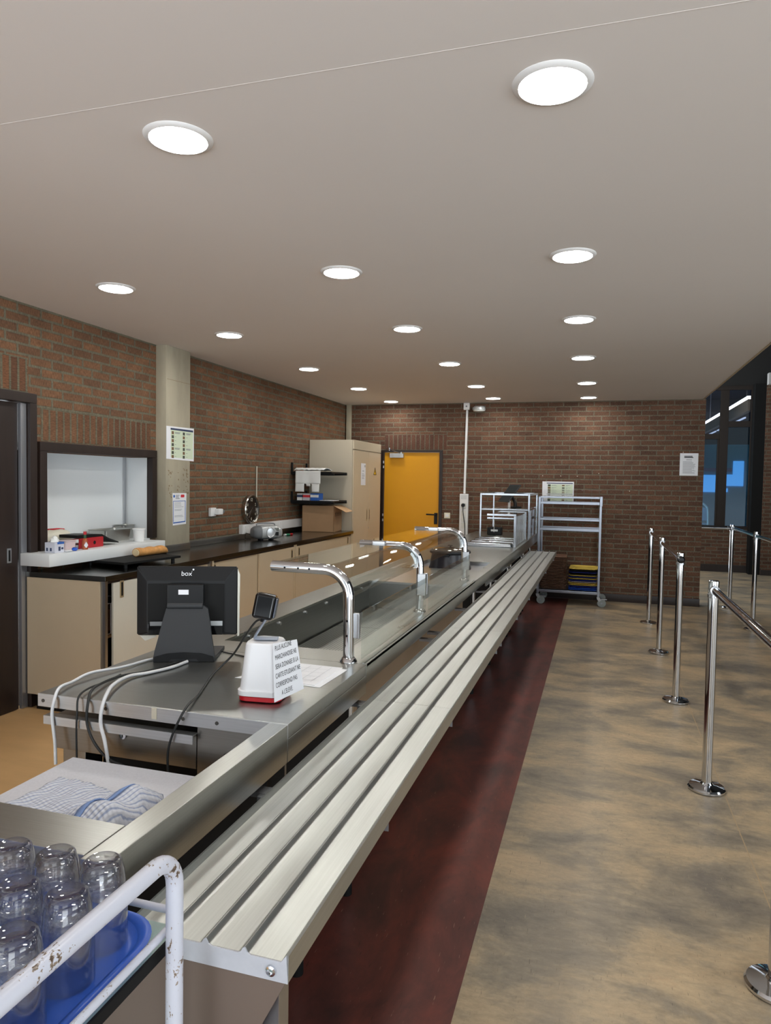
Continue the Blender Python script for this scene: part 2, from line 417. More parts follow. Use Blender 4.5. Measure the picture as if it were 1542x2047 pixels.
# ------------------------------------------------------------------ the shell
YB, XL, HC = 9.957, -3.677, 2.71
struct('floor', quad(B(), [(-1.62, -2.6, 0), (9, -2.6, 0), (9, 14.6, 0), (-1.62, 14.6, 0)]), FLOOR)
struct('floor_aisle', quad(B(), [(-1.62, -2.6, .0012), (-.37, -2.6, .0012), (-.37, YB, .0012), (-1.62, YB, .0012)]), REDF)
struct('floor_service', quad(B(), [(-6.5, -2.6, 0), (-1.62, -2.6, 0), (-1.62, YB, 0), (-6.5, YB, 0)]), SERVF)
struct('ceiling', bx(-3.95, 1.245, -2.4, YB+.25, HC, HC+.2), CEIL)
bm = bx(1.246, 1.262, -2.4, YB+.01, HC-.004, HC+.022); box(bm, 1.246, 1.255, -2.4, YB+.01, HC+.03, HC+.21)
struct('trim_ceiling', bm, plain('ceiling_edge', L(196, 178, 152), .6))
struct('trim_ceiling_seam', bx(-3.6, 1.24, 1.862, 1.8645, HC-.0006, HC+.01), plain('seam_white', L(226, 220, 216), .8))

# left wall: brick with the doorway and the hatch cut out
HY0, HY1, HZ0, HZ1 = 3.955, 5.155, 1.0, 1.74
bm = B()
for y0, y1, z0, z1 in ((-2.4, 2.0, 0, HC), (2.0, 3.85, 2.09, HC), (3.85, HY0, 0, HC), (HY0, HY1, 0, HZ0), (HY0, HY1, HZ1, HC), (HY1, YB+.25, 0, HC)):
    box(bm, XL-.2, XL, y0, y1, z0, z1)
wl = struct('wall_left', bm, BR_LEFT)
part('soldier_course', bx(XL-.01, XL+.0015, 2.0, 3.82, 2.124, 2.352), SOL_DOOR, wl)
part('soldier_course', bx(XL-.01, XL+.0015, 3.93, 5.16, 1.810, 2.038), SOL_LEFT, wl)
# back wall: brick with the yellow door's opening
DX0, DX1, DZ = -3.111, -2.181, 2.038
bm = B()
for x0, x1, z0, z1 in ((XL, DX0, 0, HC), (DX0, DX1, DZ, HC), (DX1, 1.285, 0, HC)):
    box(bm, x0, x1, YB, YB+.22, z0, z1)
wb = struct('wall_back', bm, BR_BACK)
part('soldier_course', bx(-3.06, -2.13, YB-.0015, YB+.01, 2.042, 2.27), SOL_BACK, wb)
struct('baseboard_back', bx(-.9, 1.29, YB-.014, YB, 0, .105, .003), DARKBROWN)
struct('pillar', bx(XL-.05, -3.575, 5.235, 5.605, .96, HC, .006), CONCRETE)
struct('pillar_corner', bx(-3.655, -3.585, YB-.05, YB, 0, HC, .004), CONCRETE)

# pitted patches and board marks on the pillar
PIT = plain('pitted_concrete', L(128, 106, 76), .9)
bm = B()
for i in range(64):
    band = random.choice((1.62, 1.64, 1.60, 1.50, 1.47, 1.45, 1.36, 1.52))
    y, z = random.choice((5.28, 5.31, 5.50, 5.54, 5.56, 5.42)) + random.uniform(-.015, .015), band + random.uniform(-.045, .045)
    w, h = random.uniform(.003, .009), random.uniform(.003, .012)
    prism(bm, [(y-w, z), (y, z-h*.6), (y+w, z-h*.1), (y+w*.6, z+h), (y-w*.6, z+h*.5)], 'x', -3.576, -3.5742)
for z in (2.42, 1.99): box(bm, -3.576, -3.5744, 5.245, 5.595, z, z+.0025)
struct('pillar_marks', bm, PIT)

# hatch
hw = thing('window_1', 'white lined serving hatch with dark brown frame in the left brick wall', 'serving hatch', (XL, 4.55, 1.0))
hw['kind'] = 'structure'
bm = B(); t = .065
for a in ((3.895, 3.895+t, 1.055, 1.805-t), (5.215-t, 5.215, 1.055, 1.805-t), (3.895, 5.215, 1.805-t, 1.805)):
    box(bm, XL-.03, XL+.028, a[0], a[1], a[2], a[3], .004)
part('frame', bm, DARKBROWN, hw)
bm = B()
box(bm, -3.95, -3.93, 3.3, 5.20, .95, 1.78)                                # back panel
box(bm, -3.93, XL-.03, HY1-.002, HY1+.02, .95, 1.76)                        # right return
box(bm, -3.93, XL-.03, 3.3, 3.32, .95, 1.76)
box(bm, -3.93, XL-.03, 3.3, HY1+.02, 1.742, 1.76)
part('white_lining', bm, WHITE_LAM, hw)
part('metal_strip', bx(-3.93, -3.915, HY1-.03, HY1-.004, 1.05, 1.742), SATIN, hw)
# sill box of the hatch
bm = bx(XL+.0005, -3.44, 3.745, 5.03, .972, 1.054, .003); box(bm, -3.925, XL, HY0+.001, HY1-.003, .99, 1.054)
struct('trim_hatch_sill', bm, WHITE_LAM)

# left sliding door in its dark frame
d2 = thing('door_2', 'dark brown sliding door with silver edge in the left wall', 'door', (XL, 3.2, 0)); d2['kind'] = 'structure'
part('door_panel', bx(XL-.06, XL-.02, 1.2, 3.745, .004, 2.05), DARKBROWN, d2)
part('edge_strip', bx(XL-.022, XL+.004, 3.752, 3.80, .004, 2.05, .002), plain('brushed_edge', L(176, 178, 184), .35, .8), d2)
bm = bx(XL-.1, XL+.03, 3.805, 3.868, 0, 2.055, .004); box(bm, XL-.1, XL+.03, 1.9, 3.868, 2.0555, 2.12, .004)
part('door_frame', bm, DARKBROWN, d2)
part('pull_handle', bx(XL-.022, XL-.016, 3.655, 3.69, .995, 1.092, .002), SATIN, d2)
part('pull_recess', bx(XL-.0165, XL-.0150, 3.665, 3.680, 1.007, 1.080), BLACK_M, d2)

# yellow door
d1 = thing('door_1', 'plain yellow door with dark brown frame in the back brick wall', 'door', (-2.65, YB, 0)); d1['kind'] = 'structure'
part('door_leaf', bx(-3.062, -2.228, YB+.012, YB+.052, .006, 2.005, .002), YELLOW, d1)
bm = B(); t = .046
for a in ((DX0, DX0+t, 0, DZ-.0305), (DX1-t, DX1, 0, DZ-.0305), (DX0, DX1, DZ-.03, DZ)): box(bm, a[0], a[1], YB-.018, YB+.1, a[2], a[3], .003)
part('door_frame', bm, DARKBROWN, d1)
part('closer_box', bx(-2.97, -2.765, YB-.045, YB+.012, 1.925, 1.990, .004), SILVER_PL, d1)
bm = B(); tube(bm, [(-2.80, YB-.03, 1.995), (-2.87, YB-.12, 2.012), (-2.98, YB-.03, 2.05)], .008, 8); cyl(bm, (-2.80, YB-.03, 1.985), (-2.80, YB-.03, 2.01), .014, 10); cyl(bm, (-2.98, YB-.03, 2.03), (-2.98, YB-.03, 2.07), .01, 8)
part('closer_arm', bm, SATIN, d1)
hd = part('handle_plate', bx(-2.295, -2.245, YB+.002, YB+.012, .965, 1.13, .003), BLACK, d1)
bm = B(); tube(bm, [(-2.27, YB+.01, 1.105), (-2.27, YB-.045, 1.105), (-2.285, YB-.05, 1.105), (-2.40, YB-.05, 1.108)], .011, 10)
part('lever', bm, BLACK, hd)
for z in (1.86, 1.79, 1.08, 1.005):
    part('hinge', cyl(B(), (-3.068, YB-.022, z-.018), (-3.068, YB-.022, z+.018), .011, 10), SATIN, d1)

# the far hall to the right: windows, brick pier, dark soffit
YW = 14.3
bm = B()
for x0, x1, z0, z1 in ((1.0, 2.74, 0, .82), (1.0, 3.2, 3.44, 4.6)):
    box(bm, x0, x1, YW, YW+.2, z0, z1)
wf = struct('wall_far', bm, [BR_BACK])
part('soffit_panel', bx(1.0, 3.4, YW-.02, YW-.001, 3.42, 4.6), DARKHALL, wf)
struct('wall_pier', bx(2.80, 9, 14.02, 14.24, 0, 3.40), BR_BACK)
struct('baseboard_far', bx(1.3, 2.72, YW-.02, YW, 0, .13), DARKBROWN)
struct('baseboard_pier', bx(2.80, 5, 14.0, 14.018, 0, .10), DARKBROWN)
struct('wall_light_block', bx(5.5, 5.7, 4.5, 14.02, 0, 4.6), DARKHALL)  # unseen wall, added to keep world light off the far hall
struct('ceiling_hall', bx(1.262, 5.5, -2.4, 14.6, 4.6, 4.7), DARKHALL)
struct('wall_upper', bx(1.1, 1.24, -2.4, 10.2, HC+.2, 4.6), DARKHALL)
struct('wall_gap', bx(2.62, 2.80, 14.05, 14.3, 0, 3.44), BLACK_M)
w2 = thing('window_2', 'dark framed hall windows with blue tinted panes beyond the brick wall', 'window', (2.2, YW, .8)); w2['kind'] = 'structure'
bm = B()
for x0, x1, z0, z1 in ((1.0, 2.66, .80, .859), (2.09, 2.235, .86, 3.359), (2.60, 2.66, .86, 3.359), (1.0, 2.66, 3.36, 3.44), (1.361, 2.0895, 2.46, 2.56), (2.2355, 2.5995, 2.68, 2.79), (2.06, 2.0895, .86, 2.459), (1.3, 1.36, .86, 3.359)):
    box(bm, x0, x1, YW-.03, YW+.05, z0, z1, .004)
part('frame', bm, plain('bronze_frame', L(40, 32, 27), .5, spec=.3), w2)
TINT = clear('blue_tinted_glass', (.46, .68, .80, 1), 1.5)
for x0, x1, z0, z1 in ((1.36, 2.06, .86, 2.46), (2.235, 2.60, .86, 2.68)):
    part('lower_pane', bx(x0, x1, YW+.005, YW+.013, z0, z1), TINT, w2)
DGL = clear('dark_tinted_glass', (.62, .66, .78, 1), 1.5)
for x0, x1, z0, z1 in ((1.36, 2.09, 2.56, 3.36), (2.235, 2.60, 2.79, 3.36)):
    part('upper_pane', bx(x0, x1, YW+.005, YW+.013, z0, z1), DGL, w2)
# the room seen through those windows
TEAL = plain('teal_wall', L(130, 196, 216), .8)
NIGHT = plain('night_blue', L(30, 36, 54), .7)
YR = 24.0
struct('wall_beyond', bx(0, 8, YR, YR+.1, 0, 2.9), TEAL)
struct('floor_beyond', bx(0, 8, 14.5, YR, -.05, .4), TEAL)
struct('ceiling_beyond', bx(0, 8, 14.5, YR+.1, 4.3, 4.4), NIGHT)
struct('wall_beyond_upper', bx(0, 8, YR, YR+.1, 2.9, 4.3), NIGHT)
struct('wall_beyond_right', bx(7.9, 8, 14.5, YR, .4, 4.3), TEAL)
struct('wall_beyond_left', bx(0, .1, 14.5, YR, .4, 4.3), TEAL)
struct('window_3', bx(2.7, 3.47, YR-.03, YR-.001, 1.42, 1.95), SKYWIN)
bm = bx(3.585, 4.23, YR-.03, YR-.001, 1.62, 1.97); box(bm, 3.93, 4.23, YR-.03, YR-.001, 1.97, 2.39); box(bm, 3.585, 3.80, YR-.03, YR-.001, 1.43, 1.54)
struct('window_4', bm, SKYWIN)
struct('trim_beyond', bx(2.7, 3.9, YR-.03, YR-.001, 2.06, 2.17), plain('rosy_strip', L(176, 150, 190), .7))
# ------------------------------------------------------------------ ceiling downlights
rows = {0: [None, (-1.386, 2.094), (-.162, 2.093)], 1: [(-2.822, 3.615), (-1.383, 3.64), (-.163, 3.652)], 2: [(-2.836, 4.992), (-1.404, 5.08), (-.172, 5.056)],
        3: [(-2.878, 6.676), (-1.409, 6.646), (-.178, 6.568)], 4: [(-2.87, 8.207), (-1.421, 8.234), (-.171, 8.186)], 5: [(-2.863, 9.577), (-1.396, 9.43), (-.175, 9.532)]}
cn = ['left', 'middle', 'right']
rn = ['nearest the camera', 'second from the near end', 'third from the near end', 'third from the back wall', 'second from the back wall', 'closest to the back wall']
dl0 = None
for k, row in rows.items():
    for j, p in enumerate(row):
        if p is None: continue
        lab = f'round lit ceiling downlight of the {cn[j]} row, {rn[k]}'
        if dl0 is None:
            dl0 = thing('ceiling_downlight', lab, 'ceiling light', (p[0], p[1], HC), group='round ceiling downlights')
            part('trim_ring', lathe(B(), [(.093, -.002), (.096, -.010), (.108, -.0075), (.1145, -.001), (.1145, .003), (.093, .003)], seg=48, closed=True), WHITE, dl0, local=True)
            part('diffuser', lathe(B(), [(0, -.0068), (.06, -.0068), (.0935, -.0045), (.0935, 0), (0, 0)], seg=48), LIT, dl0, local=True)
        else: copy_tree(dl0, (p[0], p[1], HC), label=lab)

# ------------------------------------------------------------------ back counter along the left wall
ZB = .928; XF0 = -3.045
t = thing('worktop', 'long dark stainless steel worktop along the left brick wall', 'worktop', (-3.36, 6.18, ZB))
bm = bx(-3.672, XF0+.01, 3.785, 8.555, ZB-.034, ZB, .002)
part('top', bm, brushed('dark_worktop_steel', L(118, 117, 113), .20, 'y'), t)
struct('trim_upstand', bx(-3.675, -3.66, 5.61, 8.555, ZB+.0005, ZB+.055, .002), STEEL_D)
struct('trim_pillar_strip', bx(-3.574, -3.566, 5.235, 5.605, ZB+.0005, ZB+.06, .002), STEEL_D)
def slide_door(par, y0, y1, x, m, slot=None):
    d = part('sliding_door', bx(x-.016, x, y0, y1, .115, .872, .002), m, par)
    if slot:
        y, z0, z1 = slot
        h = part('handle_recess', bx(x-.001, x+.004, y-.019, y+.019, z0, z1, .002), plain('brass_recess', L(196, 176, 140), .35, .5) if 'brass_recess' not in bpy.data.materials else bpy.data.materials['brass_recess'], d)
        part('recess_slot', bx(x+.003, x+.0052, y-.009, y+.009, z0+.012, z1-.012), BLACK_M, h)
    return d
def cabinet(name, label, y0, y1, doors, endpanel=False, shelf=False):
    c = thing(name, label, 'cabinet', (-3.36, (y0+y1)/2, 0), group='sliding door cabinets under the worktop')
    bm = bx(-3.66, XF0-.05, y0, y0+.018, .1, .88); box(bm, -3.66, XF0-.05, y1-.018, y1, .1, .88)
    box(bm, -3.66, -3.645, y0, y1, .1, .88); box(bm, -3.66, XF0-.05, y0, y1, .1, .118)
    part('carcass', bm, DARKBROWN if shelf else BEIGE, c)
    part('plinth', bx(-3.6, XF0-.06, y0, y1, 0, .098), BLACK_M, c)
    for z0, z1 in ((.8735, .893), (.0985, .113)): part('track', bx(XF0-.055, XF0-.012, y0+.025, y1-.025, z0, z1), DARKBROWN, c)
    for ya in (y0, y1-.024): part('corner_post', bx(XF0-.0495, XF0-.002, ya, ya+.024, .1, .892), SATIN if endpanel else BEIGE, c)
    for a in doors: slide_door(c, *a)
    if endpanel: part('end_panel', bx(-3.665, XF0-.035, y0-.012, y0-.001, .1, .892, .002), BEIGE, c)
    if shelf: part('shelf', bx(-3.64, XF0-.055, y0+.02, y1-.02, .50, .518), plain('wood_shelf', L(180, 140, 96), .5), c)
    return c
cabinet('sliding_door_cabinet', 'nearest beige cabinet under the worktop with its white door slid open', 3.80, 5.11,
        [(3.885, 4.56, XF0-.006, CREAM, (3.968, .765, .885-.005)), (4.50, 5.085, XF0-.026, BEIGE, None)], True, True)
cabinet('sliding_door_cabinet', 'middle beige sliding door cabinet with handle at its far end', 5.115, 6.775,
        [(5.14, 5.985, XF0-.026, BEIGE, (5.19, .775, .86)), (5.965, 6.75, XF0-.006, BEIGE, (6.69, .755, .85))])
cabinet('sliding_door_cabinet', 'far beige sliding door cabinet beside the tall cupboard', 6.785, 8.55,
        [(6.81, 7.64, XF0-.006, BEIGE, (6.87, .765, .86)), (7.62, 8.52, XF0-.026, BEIGE, (8.44, .765, .86))])
# wire basket in the open bay
t = thing('wire_basket', 'white wire basket of brown packets inside the open cabinet bay', 'basket', (-3.25, 3.99, .52))
bm = B()
for z in (.525, .73): tube(bm, [(-3.42, 3.84, z), (-3.10, 3.84, z), (-3.10, 4.15, z), (-3.42, 4.15, z), (-3.42, 3.84, z)], .004, 6)
for y in (3.84, 3.92, 4.0, 4.08, 4.15):
    for x in (-3.10, -3.42): tube(bm, [(x, y, .525), (x, y, .73)], .003, 6)
part('wire_frame', bm, WHITE, t)
part('packets', bx(-3.40, -3.12, 3.86, 4.13, .531, .69, .02), plain('brown_packets', L(92, 60, 40), .6, var=.4, vscale=24), t)

# tall cupboard
t = thing('tall_cupboard', 'tall beige double door cupboard in the back left corner', 'cupboard', (-3.36, 9.14, 0))
part('carcass', bx(-3.668, -3.068, 8.565, 9.735, .0, 2.105, .002), plain('greige_laminate', L(196, 186, 166), .45), t)
part('fascia', bx(-3.066, -3.048, 8.567, 9.733, 1.985, 2.105, .002), plain('greige_fascia', L(200, 188, 164), .45), t)
for y0, y1, hy in ((8.572, 9.17, 9.12), (9.176, 9.73, 9.226)):
    d = part('door', bx(-3.066, -3.048, y0, y1, .1, 1.972, .002), BEIGE, t)
    h = part('handle_recess', bx(-3.049, -3.0445, hy-.016, hy+.016, 1.03, 1.20, .002), bpy.data.materials['brass_recess'], d)
    part('recess_slot', bx(-3.0447, -3.0438, hy-.006, hy+.006, 1.05, 1.18), BLACK_M, h)
bm = cyl(B(), (-3.049, 9.20, .93), (-3.044, 9.20, .93), .011, 12); part('lock', bm, SATIN, t)
def lines(bm, f, u0, u1, v0, v1, n, h=.003, jit=.3, off=.0006):
    """rows of faint writing: f(u,v,n) gives the world point"""
    for i in range(n):
        v = v1 - (v1-v0)*(i+.5)/n; e = u0 + (u1-u0)*(1 - random.random()*jit)
        quad(bm, [f(u0, v-h/2), f(e, v-h/2), f(e, v+h/2), f(u0, v+h/2)])
    return bm
t = thing('notice', 'narrow white notice on the left door of the tall cupboard', 'notice', (-3.0475, 8.95, 1.517))
part('sheet', bx(-3.0475, -3.0465, 8.857, 9.045, 1.518, 1.812), PAPER, t)
bm = B(); f = lambda u, v: (-3.0459, u, v)
lines(bm, f, 8.89, 9.01, 1.60, 1.68, 5, .004); lines(bm, f, 8.91, 8.99, 1.70, 1.72, 1, .007); quad(bm, [f(9.0, 1.76), f(9.025, 1.76), f(9.025, 1.79), f(9.0, 1.79)])
part('lettering', bm, INK_G, t)
t = thing('warning_sticker', 'yellow electrical warning triangle on the right door of the tall cupboard', 'sticker', (-3.0475, 9.46, 1.665))
part('triangle', prism(B(), [(9.405, 1.668), (9.515, 1.668), (9.46, 1.765)], 'x', -3.0475, -3.0468), plain('warning_yellow', L(226, 178, 20), .5), t)
bm = B()
for a, b in (((9.405, 1.668), (9.515, 1.668)), ((9.515, 1.668), (9.46, 1.765)), ((9.46, 1.765), (9.405, 1.668))):
    tube(bm, [(-3.0466, *a), (-3.0466, *b)], .003, 6)
prism(bm, [(9.462, 1.74), (9.447, 1.705), (9.458, 1.706), (9.453, 1.68), (9.472, 1.714), (9.461, 1.713)], 'x', -3.0469, -3.0462)
part('bolt_symbol', bm, INK, t)

# ------------------------------------------------------------------ on the pillar and the left wall
t = thing('allergen_chart', 'landscape chart of food pictures on the concrete pillar', 'poster', (-3.5735, 5.36, 1.72))
XP = -3.5725
sk = lambda y, z: (XP, y, z)
part('sheet', prism(B(), [(5.235, 1.737), (5.662, 1.727), (5.662, 2.026), (5.235, 2.019)], 'x', XP-.001, XP), PAPER, t)
f = lambda u, v: (XP+.0005, u, v)
part('print_area', quad(B(), [f(5.30, 1.752), f(5.648, 1.745), f(5.648, 2.008), f(5.30, 2.004)]), PALEGREEN, t)
f = lambda u, v: (XP+.001, u, v)
part('title_bar', quad(B(), [f(5.295, 1.99), f(5.648, 1.99), f(5.648, 2.008), f(5.295, 2.006)]), NAVY, t)
bm = B(); b2 = B(); b3 = B()
for i in range(7):
    z = 1.966 - i*.0345
    quad(b2 if i % 2 else bm, [f(5.312, z-.013), f(5.345, z-.013), f(5.345, z+.013), f(5.312, z+.013)])
    quad(bm if i % 2 else b2, [f(5.482, z-.013), f(5.515, z-.013), f(5.515, z+.013), f(5.482, z+.013)])
    for u in (5.36, 5.535):
        w = .09 if i in (0, 4) else .022
        lines(b3, f, u, u+w, z-.006, z+.010, 3 if w > .05 else 1, .003)
part('food_picture', bm, PHOTO_A, t); part('food_picture', b2, PHOTO_B, t); part('lettering', b3, INK_G, t)
t = thing('blue_notice', 'white notice with blue border and red logo low on the concrete pillar', 'notice', (-3.5735, 5.40, 1.14))
part('sheet', prism(B(), [(5.335, 1.155), (5.54, 1.160), (5.545, 1.437), (5.33, 1.440)], 'x', XP-.001, XP), PAPER, t)
f = lambda u, v: (XP+.0005, u, v)
bm = B(); quad(bm, [f(5.338, 1.172), f(5.53, 1.178), f(5.53, 1.188), f(5.338, 1.182)]); quad(bm, [f(5.338, 1.185), f(5.345, 1.185), f(5.345, 1.37), f(5.338, 1.37)]); quad(bm, [f(5.522, 1.185), f(5.53, 1.185), f(5.53, 1.37), f(5.522, 1.37)])
quad(bm, [f(5.338, 1.366), f(5.53, 1.366), f(5.53, 1.371), f(5.338, 1.371)])
prism(bm, [(5.353+.013*cos(a*pi/8), 1.412+.013*sin(a*pi/8)) for a in range(16)], 'x', XP, XP+.0006)
part('border', bm, INK_B, t)
part('red_logo', prism(B(), rrect(5.455, 5.512, 1.40, 1.425, .008), 'x', XP, XP+.0006), INK_R, t)
bm = B(); lines(bm, f, 5.375, 5.44, 1.385, 1.425, 4, .005); lines(bm, f, 5.36, 5.50, 1.31, 1.36, 4, .0025); lines(bm, f, 5.36, 5.50, 1.28, 1.30, 2, .0025); lines(bm, f, 5.36, 5.50, 1.225, 1.245, 2, .0025)
part('lettering', bm, INK_G, t)
# socket with a plug
t = thing('wall_socket', 'small white wall socket with a plugged in adapter on the left brick wall', 'socket', (XL+.002, 6.17, 1.24))
part('base_plate', bx(XL+.003, XL+.035, 6.085, 6.185, 1.20, 1.285, .006), WHITE, t)
part('adapter', bx(XL+.036, XL+.085, 6.15, 6.235, 1.215, 1.275, .01), WHITE, t)
bm = cyl(B(), (XL+.08, 6.236, 1.245), (XL+.08, 6.243, 1.245), .015, 14); part('outlet_hole', bm, GREY_PL, t)
# clock
t = thing('wall_clock', 'round silver rimmed black wall clock hanging on the left brick wall', 'clock', (XL+.004, 6.91, 1.10))
c = Vector((XL+.004, 6.905, 1.247)); rr = .155
def face_x(bm, prof, seg=48):
    n = len(bm.verts); lathe(bm, prof, seg=seg, closed=False); bm.verts.ensure_lookup_table()
    bmesh.ops.transform(bm, matrix=Matrix.Translation(c) @ Matrix.Rotation(R(90), 4, 'Y'), verts=bm.verts[n:]); return bm
part('rim', face_x(B(), [(0, 0), (rr-.004, 0), (rr, .006), (rr+.004, .045), (rr-.003, .056), (rr-.016, .050), (rr-.018, .035), (0, .035)]), plain('polished_rim', L(190, 188, 184), .22, 1), t)
part('dial', face_x(B(), [(0, .0352), (rr-.018, .0352), (rr-.018, .037), (0, .037)]), plain('dial_black', L(30, 24, 20), .12), t)
for h in range(1, 13):
    a = R(90 - 30*h)
    if h in (12, 6, 3, 9, 2, 10, 4, 8):
        p = c + Vector((.0378, .105*cos(a), .105*sin(a)))
        text(str(h), .05 if h in (12, 6) else .042, plain('dial_figure', L(222, 216, 196), .5) if 'dial_figure' not in bpy.data.materials else bpy.data.materials['dial_figure'], t, p + Vector((0, 0, -.018)), (0, 1, 0), (0, 0, 1), 'dial_number', align='CENTER')
def hand(a, ln, w):
    a = R(90 - a); d = Vector((0, cos(a), sin(a))); n = Vector((0, -sin(a), cos(a))); o = c + Vector((.041, 0, 0))
    return prism(B(), [tuple((d*u + n*v)[1:]) for u, v in ((-.02, -w), (-.02, w), (ln, w*.5), (ln, -w*.5))], 'x', 0, .002), o
for a, ln, w in ((232, .085, .005), (215, .11, .0035)):
    bm, o = hand(a, ln, w); bmesh.ops.translate(bm, vec=o, verts=bm.verts); part('hand', bm, SATIN, t)
# thin vertical conduit and socket trunking
solo('wall_cable', 'thin pale vertical cable on the brick beside the clock', 'cable', tube(B(), [(XL+.012, 7.078, 1.10), (XL+.012, 7.078, 1.72)], .007, 8), plain('cable_ivory', L(206, 202, 186), .5), (XL+.012, 7.078, 1.10), world=True)
t = thing('socket_trunking', 'long white socket trunking above the worktop behind the radio', 'trunking', (XL+.003, 7.6, .99))
part('channel', bx(XL+.002, XL+.05, 6.70, 8.52, .985, 1.085, .004), WHITE, t)
part('end_cap', bx(XL+.002, XL+.053, 8.505, 8.54, .982, 1.088, .004), GREY_PL, t)
for y in (6.78, 7.62): part('socket_outlet', bx(XL+.05, XL+.054, y-.035, y+.035, .998, 1.072, .006), WHITE, t)
# two black wall shelves
def wall_shelf(z, label):
    t = thing('wall_shelf', label, 'shelf', (XL+.003, 8.28, z), group='black wall shelves')
    part('board', bx(XL+.003, -3.13, 8.0, 8.545, z-.016, z+.004, .002), BLACK, t)
    for y in (8.02, 8.47):
        bm = bx(XL+.002, XL+.024, y-.014, y+.014, z-.035, z+.115, .004); tube(bm, [(XL+.02, y, z-.026), (-3.30, y, z-.026), (-3.105, y, z-.022)], .013, 10)
        part('bracket', bm, BLACK, t)
    return t
wall_shelf(1.676, 'upper black wall shelf with a white apron hanging over it')
wall_shelf(1.318, 'lower black wall shelf holding small boxes')
# the apron draped over the front of the upper shelf
bm = B(); n = 26
def fold(u, s): return .010*sin(u*17 + s) + .006*sin(u*41 + 2*s)
def cloth_strip(bm, x0, x1, z0, z1, y, nx, nz, s):
    V = [[bm.verts.new((x0+(x1-x0)*i/nx, y - .012 - fold(x0+(x1-x0)*i/nx, s)*(1-(z0+(z1-z0)*k/nz - z0)/(z1-z0+1e-6)) - .004, z0+(z1-z0)*k/nz)) for k in range(nz+1)] for i in range(nx+1)]
    for i in range(nx):
        for k in range(nz): bm.faces.new((V[i][k], V[i+1][k], V[i+1][k+1], V[i][k+1]))
cloth_strip(bm, -3.60, -3.27, 1.53, 1.688, 7.995, 22, 8, 0.3)
cloth_strip(bm, -3.60, -3.485, 1.43, 1.53, 7.995, 8, 6, 0.3)
cloth_strip(bm, -3.385, -3.285, 1.43, 1.53, 7.995, 8, 6, 0.3)
cloth_strip(bm, -3.455, -3.40, 1.50, 1.53, 7.985, 6, 3, 1.0)
V = [[bm.verts.new((-3.62+.39*i/14, 7.985+.30*k/6, 1.690+.012*abs(sin(i*1.3+k*.9)) + (.02 if 0 < k < 5 else 0))) for k in range(7)] for i in range(15)]
for i in range(14):
    for k in range(6): bm.faces.new((V[i][k], V[i+1][k], V[i+1][k+1], V[i][k+1]))
ap = solo('white_apron', 'white cloth garment hanging over the upper black shelf', 'garment', bm, CLOTHW, (-3.44, 8.1, 1.69), world=True, angle=80)
md = ap.modifiers.new('thickness', 'SOLIDIFY'); md.thickness = .006; md.offset = -1
# boxes on the lower shelf
def small_box(x0, x1, y0, y1, z, h, m, label, stripe=None):
    t = thing('small_box', label, 'box', ((x0+x1)/2, (y0+y1)/2, z), group='small boxes on the lower shelf')
    part('carton', bx(x0, x1, y0, y1, z, z+h, .003), m, t)
    if stripe: part('printed_band', bx(x0-.0008, x1+.0008, y0-.0008, y0+.02, z+h*.45, z+h*.8), stripe, t)
small_box(-3.60, -3.53, 8.03, 8.2, 1.3225, .085, WHITE, 'white and grey box at the wall end of the lower shelf', NAVY)
small_box(-3.52, -3.43, 8.03, 8.2, 1.3225, .085, plain('pale_grey_card', L(200, 196, 204), .6), 'pale box in the middle of the lower shelf', INK_R)
small_box(-3.42, -3.32, 8.03, 8.2, 1.3225, .09, INK_B, 'bright blue box on the lower shelf', WHITE)
solo('folded_paper', 'flat white papers at the front end of the lower shelf', 'papers', bx(-.09, .09, -.1, .1, 0, .006, .001), PAPER, (-3.22, 8.16, 1.3225))

# cardboard box with one flap out
t = thing('cardboard_box', 'open brown cardboard box on the worktop below the shelves', 'box', (-3.38, 8.33, ZB), R(6))
bm = B(); w, d, h, th = .205, .20, .33, .006
for a in ((-w, w, -d, -d+th), (-w, w, d-th, d), (-w, -w+th, -d, d), (w-th, w, -d, d)): box(bm, a[0], a[1], a[2], a[3], .001, h)
box(bm, -w, w, -d, d, .001, .008)
part('carton', bm, CARD, t, local=True)
bm = loft(B(), [[(w, -d, h), (w, d, h), (w-.006, d, h+.002), (w-.006, -d, h+.002)], [(w+.16, -d-.02, h-.075), (w+.16, d-.06, h-.075), (w+.157, d-.06, h-.069), (w+.157, -d-.02, h-.069)]])
part('flap', bm, plain('cardboard_pale', L(198, 160, 120), .8), t, local=True)
bm = loft(B(), [[(-w, -d, h), (w, -d, h), (w, -d+.006, h), (-w, -d+.006, h)], [(-w+.02, -d+.10, h+.012), (w-.02, -d+.10, h+.012), (w-.02, -d+.10, h+.006), (-w+.02, -d+.10, h+.006)]])
part('flap', bm, CARD, t, local=True)
bm = B()
for i, y in enumerate((-.14, -.06, .02, .10)):
    box(bm, w+.0002, w+.0010, y, y+.045, .20, .206); box(bm, w+.0002, w+.0010, y, y+.007, .20, .255); box(bm, w+.0002, w+.0010, y+.038, y+.045, .20, .255)
    prism(bm, [(y+.010, .22), (y+.022, .25), (y+.034, .22)], 'x', w+.0002, w+.0010)
part('handling_mark', bm, plain('box_print', L(84, 62, 48), .8), t, local=True)

